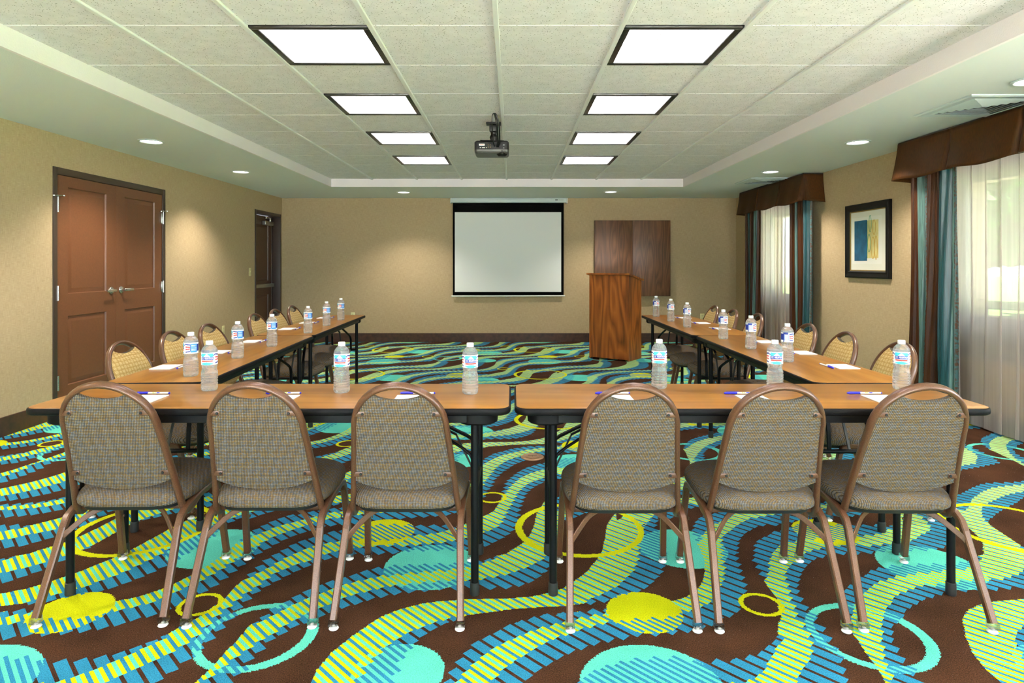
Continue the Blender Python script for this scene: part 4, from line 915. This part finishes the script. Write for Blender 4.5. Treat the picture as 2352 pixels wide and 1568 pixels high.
# ------------------------------------------------------------------ banquet chairs (rear feet at local y = 0, facing +Y)
def chair_proto(label):
    t = thing('banquet_chair', label, 'chair', group='brown metal banquet chairs')
    half = lambda z: (.203 + (.168 - .203) * (z - .335) / .355) if z < .69 else .168 * math.sqrt(max(0, 1 - ((z - .69) / .168) ** 2))
    yb = lambda z: .19 * (1 - (z - .335) / .525) + .012 * math.sin(PI * max(0, min(1, (z - .335) / .525)))
    side = [(.2035, .30, .352), (.2035, .255, .334), (.2035, .222, .330), (.2035, .202, .337)]
    pts = [(-x, y, z) for x, y, z in side] + [(-half(z), yb(z), z) for z in (.365, .40, .50, .60, .69)]
    for i in range(1, 20):
        a = PI - PI * i / 20; z = .69 + .168 * math.sin(a); pts.append((.168 * math.cos(a), yb(z), z))
    pts += [(half(z), yb(z), z) for z in (.69, .60, .50, .40, .365)] + side[::-1]
    m = MB(); ov = [(.0105 * math.cos(2 * PI * i / 14), .0165 * math.copysign(abs(math.sin(2 * PI * i / 14)) ** .8, math.sin(2 * PI * i / 14))) for i in range(14)]
    m.sweep(pts, ov, up=(0, .94, -.34)); m.build('back_frame', M['copper'], t, smooth=50)
    # upholstered back panel
    hw_ = lambda z: max(half(z) - .009, .02)
    def panel(u, v, off, puff):
        zb_ = .436 + .040 * abs(u) ** 2.2; zt_ = .803 + .024 * abs(u) ** 1.8
        z = zb_ + (zt_ - zb_) * v; w = hw_(z) if v < .999 else hw_(z)
        e = (1 - abs(u) ** 6) * (1 - abs(2 * v - 1) ** 8)
        return (u * w, yb(z) + off + puff * e, z)
    m = MB(); nu, nv = 24, 24
    A = lambda u, v: panel(2 * u - 1, v, -.009, -.004); B = lambda u, v: panel(2 * u - 1, v, .011, .016)
    m.grid(A, nu, nv)
    ring = [(i / nu, 0) for i in range(nu)] + [(1, j / nv) for j in range(nv)] + [(1 - i / nu, 1) for i in range(nu)] + [(0, 1 - j / nv) for j in range(nv)]
    k = len(ring); m.add([A(u, v) for u, v in ring] + [B(u, v) for u, v in ring], [(i, i + k, (i + 1) % k + k, (i + 1) % k) for i in range(k)])
    bk = m.build('backrest', M['weave'], t, smooth=50)
    m = MB(); m.grid(B, nu, nv, flip=True); fc = m.build('front_face', M['lit_weave'], bk, smooth=50)
    for z, sx in ((.750, -1), (.750, 1), (.505, -1), (.505, 1)):
        m = MB(); x0 = half(z) - .004; xx = half(z) - .036; yy = yb(z) - .0155
        m.cbox(xx, x0, yy, yy + .004, z - .009, z + .009, .0015); m.lathe([(.001, 0), (.0055, .0005), (.0045, .003), (.001, .0035)], 10)
        m.v[-40:] = [(xx + .007 + px, yy - pz, z + py) for px, py, pz in m.v[-40:]]
        for q in range(len(m.f) - 32, len(m.f)): m.m[q] = 1
        if sx < 0: m.v = [(-a, b, c) for a, b, c in m.v]; m.f = [tuple(reversed(f)) for f in m.f]
        m.build('back_bracket', [M['copper'], M['slot']], t)
    # seat cushion
    def outl(ins, z, tilt=0):
        o = []
        N_ = 64
        for i in range(N_):
            a = 2 * PI * i / N_; c, s = math.cos(a), math.sin(a)
            x = math.copysign(abs(c) ** .34, c); y = math.copysign(abs(s) ** .34, s)
            wy = .222 - .030 * max(0, -y) ** 2 - .042 * max(0, y) ** 3
            o.append((x * (wy - ins), .352 + y * (.222 - ins), z))
        return o
    m = MB(); m.rings([outl(.03, .372), outl(.006, .372), outl(0, .379), outl(-.002, .395), outl(.001, .408), outl(.008, .418), outl(.02, .427), outl(.036, .435), outl(.06, .444), outl(.09, .452), outl(.13, .459), outl(.17, .462), outl(.20, .463)]); m.build('seat', M['weave'], t, smooth=50)
    m = MB(); m.rings([outl(.018, .356), outl(.012, .3715)]); m.build('seat_pan', M['slot'], t)
    # frame: side rails running into legs
    pr = rprof(.025, .025, .004)
    m = MB()
    for s in (-1, 1):
        m.sweep([(s * .212, .128, .300), (s * .212, .148, .332), (s * .212, .185, .350), (s * .212, .30, .366), (s * .212, .405, .372), (s * .212, .44, .362), (s * .2125, .458, .330)], pr, up=(1, 0, 0), caps=False)
    for y in (.215, .40): m.cbox(-.2, .2, y - .01, y + .01, .338, .356, .002)
    m.build('seat_frame', M['copper'], t)
    for s in (-1, 1):
        for nm, a, b in (('rear', (s * .212, .1285, .301), (s * .224, .006, .032)), ('front', (s * .2125, .4575, .331), (s * .224, .517, .032))):
            m = MB(); m.sweep([a, b], pr, up=(1, 0, 0))
            if nm == 'front': m.lathe([(.001, 0), (.007, .001), (.005, .004), (.001, .005)], 10); m.v[-40:] = [(s * (.198 - pz), .478 + px, .205 + py) for px, py, pz in m.v[-40:]]
            lg = m.build('leg', M['copper'], t)
            bx, by = b[0], b[1]
            m = MB(); d = .0165
            m.rings([[(bx + x, by + y, z) for x, y in rr_outline(d - q, d - q, .004, 2)] for q, z in ((.004, .014), (0, .016), (.001, .036), (.003, .036))], cap1=False)
            sl_ = m.build('foot_sleeve', M['sleeve'], lg)
            m = MB(); m.lathe([(.002, 0), (.015, .001), (.0175, .004), (.015, .008), (.006, .013), (.005, .016), (.001, .0165)], 20, (bx - s * .002, by - .001, 0)); m.build('foot_glide', M['glide'], lg)
        m = MB(); m.sweep(catmull([(s * .213, .108, .262), (s * .195, .12, .285), (s * .14, .17, .335), (s * .09, .205, .352)], 4), rprof(.007, .020, .002), up=(0, 0, 1)); m.build('corner_brace', M['copper'], t)
    return t
ordn = ['first', 'second', 'third', 'fourth', 'fifth', 'sixth']
spots = []
for k, (x, y, a) in enumerate(((-1.463, 2.218, .02), (-.930, 2.212, 0), (-.407, 2.200, -.01), (.425, 2.187, 0), (.945, 2.185, 0), (1.452, 2.186, -.02))):
    spots.append((x, y, a, f'banquet chair with its back to the camera, {ordn[k]} from the door side'))
for k, (x, y) in enumerate(((-2.13, 3.40), (-2.14, 3.91), (-2.15, 4.40), (-2.19, 5.29), (-2.21, 5.80), (-2.235, 6.32))):
    spots.append((x, y, -PI / 2 - .03, f'banquet chair facing inward along the door-side tables, {ordn[k]} from the camera'))
for k, (x, y) in enumerate(((2.10, 3.36), (2.07, 3.86), (2.09, 4.40), (2.09, 5.31), (2.06, 5.81), (2.05, 6.32))):
    spots.append((x, y, PI / 2, f'banquet chair facing inward along the window-side tables, {ordn[k]} from the camera'))
proto = None
for x, y, a, lab in spots:
    if proto is None: c = proto = chair_proto(lab)
    else: c = copy_tree(proto)
    c.location = (x, y, 0); c.rotation_euler = (0, 0, a); c['label'] = lab

# ------------------------------------------------------------------ bottles of water
FONT = {'I': '01110 00100 00100 00100 00100 00100 01110', 'C': '01110 10001 10000 10000 10000 10001 01110', 'E': '11111 10000 10000 11110 10000 10000 11111',
        'M': '10001 11011 10101 10101 10001 10001 10001', 'O': '01110 10001 10001 10001 10001 10001 01110', 'U': '10001 10001 10001 10001 10001 10001 01110',
        'N': '10001 11001 10101 10101 10011 10001 10001', 'T': '11111 00100 00100 00100 00100 00100 00100', 'A': '01110 10001 10001 11111 10001 10001 10001', ' ': '00000 ' * 6 + '00000'}
def text_cells(txt):
    rows = ['' for _ in range(7)]
    for ch in txt:
        for i, r in enumerate(FONT[ch].split()): rows[i] += r + '0'
    return rows
def bottle_proto(label):
    t = thing('water_bottle', label, 'bottle', group='clear water bottles with printed labels')
    prof = [(.024, .002), (.029, .0), (.0325, .004), (.0342, .012)]
    z = .016
    while z < .070: prof += [(.0344, z), (.0344, z + .004), (.0318, z + .0065), (.0318, z + .0075)]; z += .0112
    prof += [(.0338, .074), (.0322, .082), (.0296, .090), (.0290, .095), (.0300, .100), (.0322, .106), (.0328, .109), (.0322, .111), (.0322, .165), (.0328, .168), (.0316, .174), (.0285, .181), (.0235, .188), (.0175, .194), (.0135, .198), (.0128, .201), (.0128, .206)]
    m = MB(); m.lathe(prof, 40, rfun=lambda r, z, a: r * (1 + (.012 * math.sin(6 * a + z * 60) if .01 < z < .105 else 0))); m.build('bottle_body', M['bottle'], t, smooth=60)
    m = MB(); m.lathe([(.0146, .1965), (.0150, .198), (.0150, .2105), (.0135, .213), (.001, .2132)], 30, rfun=lambda r, z, a: r * (1 + .02 * math.sin(30 * a))); m.build('bottle_cap', M['white'], t, smooth=50)
    NU, NV = 288, 48; rows = text_cells('ICE MOUNTAIN'); tw = len(rows[0])
    # colours: 0 white 1 cyan 2 sky 3 navy 4 red
    def col(i, j):
        a = (i + .5) / NU * 360 - 180; v = (j + .5) / NV
        A = abs(a)
        if A < 62:
            c = i - (NU // 2 - tw // 2); r = 29 - j
            if 0 <= c < tw and 0 <= r < 7:
                if rows[r][c] == '1': return 0
            if 20 <= j <= 31 and A < 48: return 3
            if .64 < v < .93 and A < 50 - 60 * abs(v - .80):
                return 0 if v < .93 - A * .011 and v < .90 else 1
            if .27 < v < .38 and A < 42: return 4
            if v < .22 and A < 46 - 90 * v * v - (20 if v < .05 else 0) and v < .22 - .00006 * A * A: return 1
            if .72 < v < .9 and A > 46 and abs(v - (.66 + (A - 40) * .010)) < .05: return 3
            return 0
        if A < 100:
            k = A - 62
            if abs(v - (.86 - k * .0015)) < .055 or abs(v - (.14 + k * .002)) < .05: return 3
            if abs(v - (.62 - k * .0008)) < .05 or abs(v - (.40 + k * .001)) < .045: return 4
            return 0
        if 104 < a < 158:
            if .1 < v < .9:
                if 110 < a < 152 and (int(v * 26) % 3 == 1) and (.2 < v < .82) and not (i % 7 == 0): return 0
                return 2
            return 0
        if -160 < a < -102:
            if v > .8 and a < -112: return 3
            if a < -150: return 3
            if -144 < a < -112 and .2 < v < .72: return 3 if (i * 7 % 5 < 2) else 0
            if .14 < v < .78 and (-147 < a < -144 or -112 < a < -109): return 2
            return 0
        return 3 if v > .2 and v < .85 else 0
    g = MB(); g.grid(lambda u, v: (.0331 * math.cos(2 * PI * u - PI - PI / 2), .0331 * math.sin(2 * PI * u - PI - PI / 2), .1115 + .053 * v), NU, NV)
    g.m = [col(k % NU, k // NU) for k in range(NU * NV)]
    g.build('bottle_label', [M['paper'], M['cyan'], M['sky'], M['navy'], M['red']], t, smooth=60)
    return t
PXF = 1440.0
def tab(px, py, z=.74):
    """point at table height below a line of sight (metres)"""
    d = (1.285 - z) * PXF / (py - 606); return ((px - 1177) * d / PXF, d)
bottles = []
for k, (x, y) in enumerate(((-1.312, 2.715), (-.727, 2.670), (-.178, 2.643), (.647, 2.764), (1.147, 2.74), (1.697, 2.735))):
    bottles.append((x, y, random.uniform(-.12, .12) + (0, .1, .05, -.2, -.05, -.45)[k], f'water bottle on the camera-side tables, {ordn[k]} from the door side'))
for k, (x, y) in enumerate(((-1.567, 3.055), (-1.593, 3.635), (-1.593, 4.153), (-1.615, 4.953), (-1.644, 5.545), (-1.665, 6.085))):
    bottles.append((x, y, R(-84) + random.uniform(-.15, .15), f'water bottle on the door-side tables, {ordn[k]} from the camera'))
for k, (x, y) in enumerate(((1.537, 3.505), (1.535, 4.035), (1.535, 4.565), (1.509, 5.415), (1.507, 5.965), (1.487, 6.49))):
    bottles.append((x, y, R(100) + random.uniform(-.15, .15), f'water bottle on the window-side tables, {ordn[k]} from the camera'))
proto = None
for x, y, a, lab in bottles:
    if proto is None: c = proto = bottle_proto(lab)
    else: c = copy_tree(proto)
    c.location = (x, y, .7402); c.rotation_euler = (0, 0, a); c['label'] = lab

# ------------------------------------------------------------------ notepads and pens
def pad_proto(label):
    m = MB(); m.cbox(-.054, .054, -.07, .07, 0, .004, .0006)
    for k in range(3): m.box(-.0541, .0541, -.0701, -.0699, .0008 + k * .001, .0011 + k * .001)
    return tag(m.build('notepad', M['paper'], smooth=0), label, 'notepad', 'white notepads set at each seat')
def pen_proto(label):
    """ballpoint lying along local X, cap at -X"""
    t = thing('pen', label, 'pen', group='white pens with blue caps')
    r = .0046
    rot = Matrix.Translation((0, 0, r)) @ Matrix.Rotation(PI / 2, 4, 'Y')
    m = MB(); m.lathe([(.001, -.02), (r - .0005, -.02), (r - .0003, .066), (.001, .066)], 14); m.xform(rot); m.build('barrel', M['white'], t)
    m = MB(); m.lathe([(.001, -.075), (.0036, -.073), (r, -.068), (r, -.02), (.001, -.02)], 14); m.xform(rot); m.box(-.066, -.012, -.0012, .0012, .0088, .0104); m.build('cap', M['inkblue'], t)
    m = MB(); m.lathe([(.001, .066), (r - .0003, .066), (r - .0010, .071), (.001, .0725)], 14); m.xform(rot); m.build('end_plug', M['inkblue'], t)
    for nm, a, b, k in (('print', .0, .006, 'inkgreen'), ('print', .009, .013, 'inkgreen'), ('print', .017, .030, 'inkblue')):
        m = MB(); q = r + .0001
        m.add([(x, q * math.cos(g), r + q * math.sin(g)) for x in (a, b) for g in (2.2, 2.6, 3.0)], [(0, 1, 4, 3), (1, 2, 5, 4)]); m.build(nm, M[k], t, smooth=0)
    return t
sets = []
cx = (-1.475, -.935, -.42, .43, .975, 1.495)
for k in range(6):
    lab = f'by the {ordn[k]} camera-side chair from the door side'
    sets.append(((cx[k], 2.525, (.02, -.03, .02, 0, .03, -.02)[k]), ((-1.505, -.957, -.395, .42, .96, 1.475)[k], 2.625, (.0, .03, -.02, .02, .01, -.01)[k]), lab))
py_ = (3.306, 3.87, 4.40, 5.25, 5.80, 6.33)
for k in range(6):
    lab = f'on the door-side tables, {ordn[k]} from the camera'
    x = (-1.825, -1.815, -1.835, -1.885, -1.90, -1.905)[k]
    sets.append(((x, py_[k], .04), (x + .085, py_[k] + .01, R(-90) + .05), lab))
py_ = (3.32, 3.84, 4.38, 5.27, 5.77, 6.33)
for k in range(6):
    lab = f'on the window-side tables, {ordn[k]} from the camera'
    x = (1.75, 1.78, 1.764, 1.76, 1.75, 1.74)[k]
    sets.append(((x, py_[k], 0), (x - .082, py_[k] + .01, R(90)), lab))
pp_ = qp_ = None
for (x, y, a), (px, py, pa), lab in sets:
    c = pp_.copy() if pp_ else None
    if c: COL.objects.link(c)
    else: c = pp_ = pad_proto('')
    c.location = (x, y, .7402); c.rotation_euler = (0, 0, a); c['label'] = 'white notepad ' + lab
    if qp_ is None: c = qp_ = pen_proto('')
    else: c = copy_tree(qp_)
    c.location = (px, py, .7402); c.rotation_euler = (0, 0, pa); c['label'] = 'white pen with a blue cap ' + lab

# ------------------------------------------------------------------ light, camera
w = bpy.data.worlds.new('daylight'); scene.world = w; w.use_nodes = True
bg = w.node_tree.nodes['Background']; bg.inputs[0].default_value = (.82, .91, 1.0, 1); bg.inputs[1].default_value = 5.0
for yy, ww in ((sum(W2) / 2, W2), (sum(W1) / 2, W1), (sum(W3) / 2, W3)):
    l = bpy.data.lights.new('window_portal', 'AREA'); l.shape = 'RECTANGLE'; l.size = ww[1] - ww[0]; l.size_y = WZ[1] - WZ[0]
    l.cycles.is_portal = True
    o = bpy.data.objects.new('window_portal', l); COL.objects.link(o); o.location = (XR + .16, yy, sum(WZ) / 2); o.rotation_euler = (PI / 2, 0, PI / 2)
l = bpy.data.lights.new('window_portal', 'AREA'); l.shape = 'RECTANGLE'; l.size = W4[1] - W4[0]; l.size_y = 1.9; l.cycles.is_portal = True
o = bpy.data.objects.new('window_portal', l); COL.objects.link(o); o.location = (sum(W4) / 2, YF - .16, 1.25); o.rotation_euler = (PI / 2, 0, 0)
s = bpy.data.lights.new('sun', 'SUN'); s.energy = 75; s.angle = R(.6); s.color = (1, .96, .88)
so = bpy.data.objects.new('sun', s); COL.objects.link(so); so.rotation_euler = Vector((-.04, -.28, -.96)).to_track_quat('-Z', 'Y').to_euler()

cam = bpy.data.cameras.new('camera'); cam.sensor_width = 36; cam.lens = 1440 / 2352 * 36
cam.shift_x = -1 / 2352; cam.shift_y = -178 / 2352; cam.clip_start = .05; cam.clip_end = 200
co = bpy.data.objects.new('camera', cam); COL.objects.link(co); co.location = (0, 0, 1.285); co.rotation_euler = (PI / 2, 0, 0)
scene.camera = co
scene.view_settings.view_transform = 'Standard'; scene.view_settings.look = 'None'
scene.view_settings.exposure = 1.4; scene.view_settings.gamma = 1.0; scene.view_settings.use_curve_mapping = False
scene.cycles.max_bounces = 10; scene.cycles.diffuse_bounces = 5; scene.cycles.transmission_bounces = 10; scene.cycles.transparent_max_bounces = 16
scene.cycles.sample_clamp_indirect = 6; scene.cycles.use_denoising = True
scene.cycles.caustics_reflective = False; scene.cycles.caustics_refractive = False
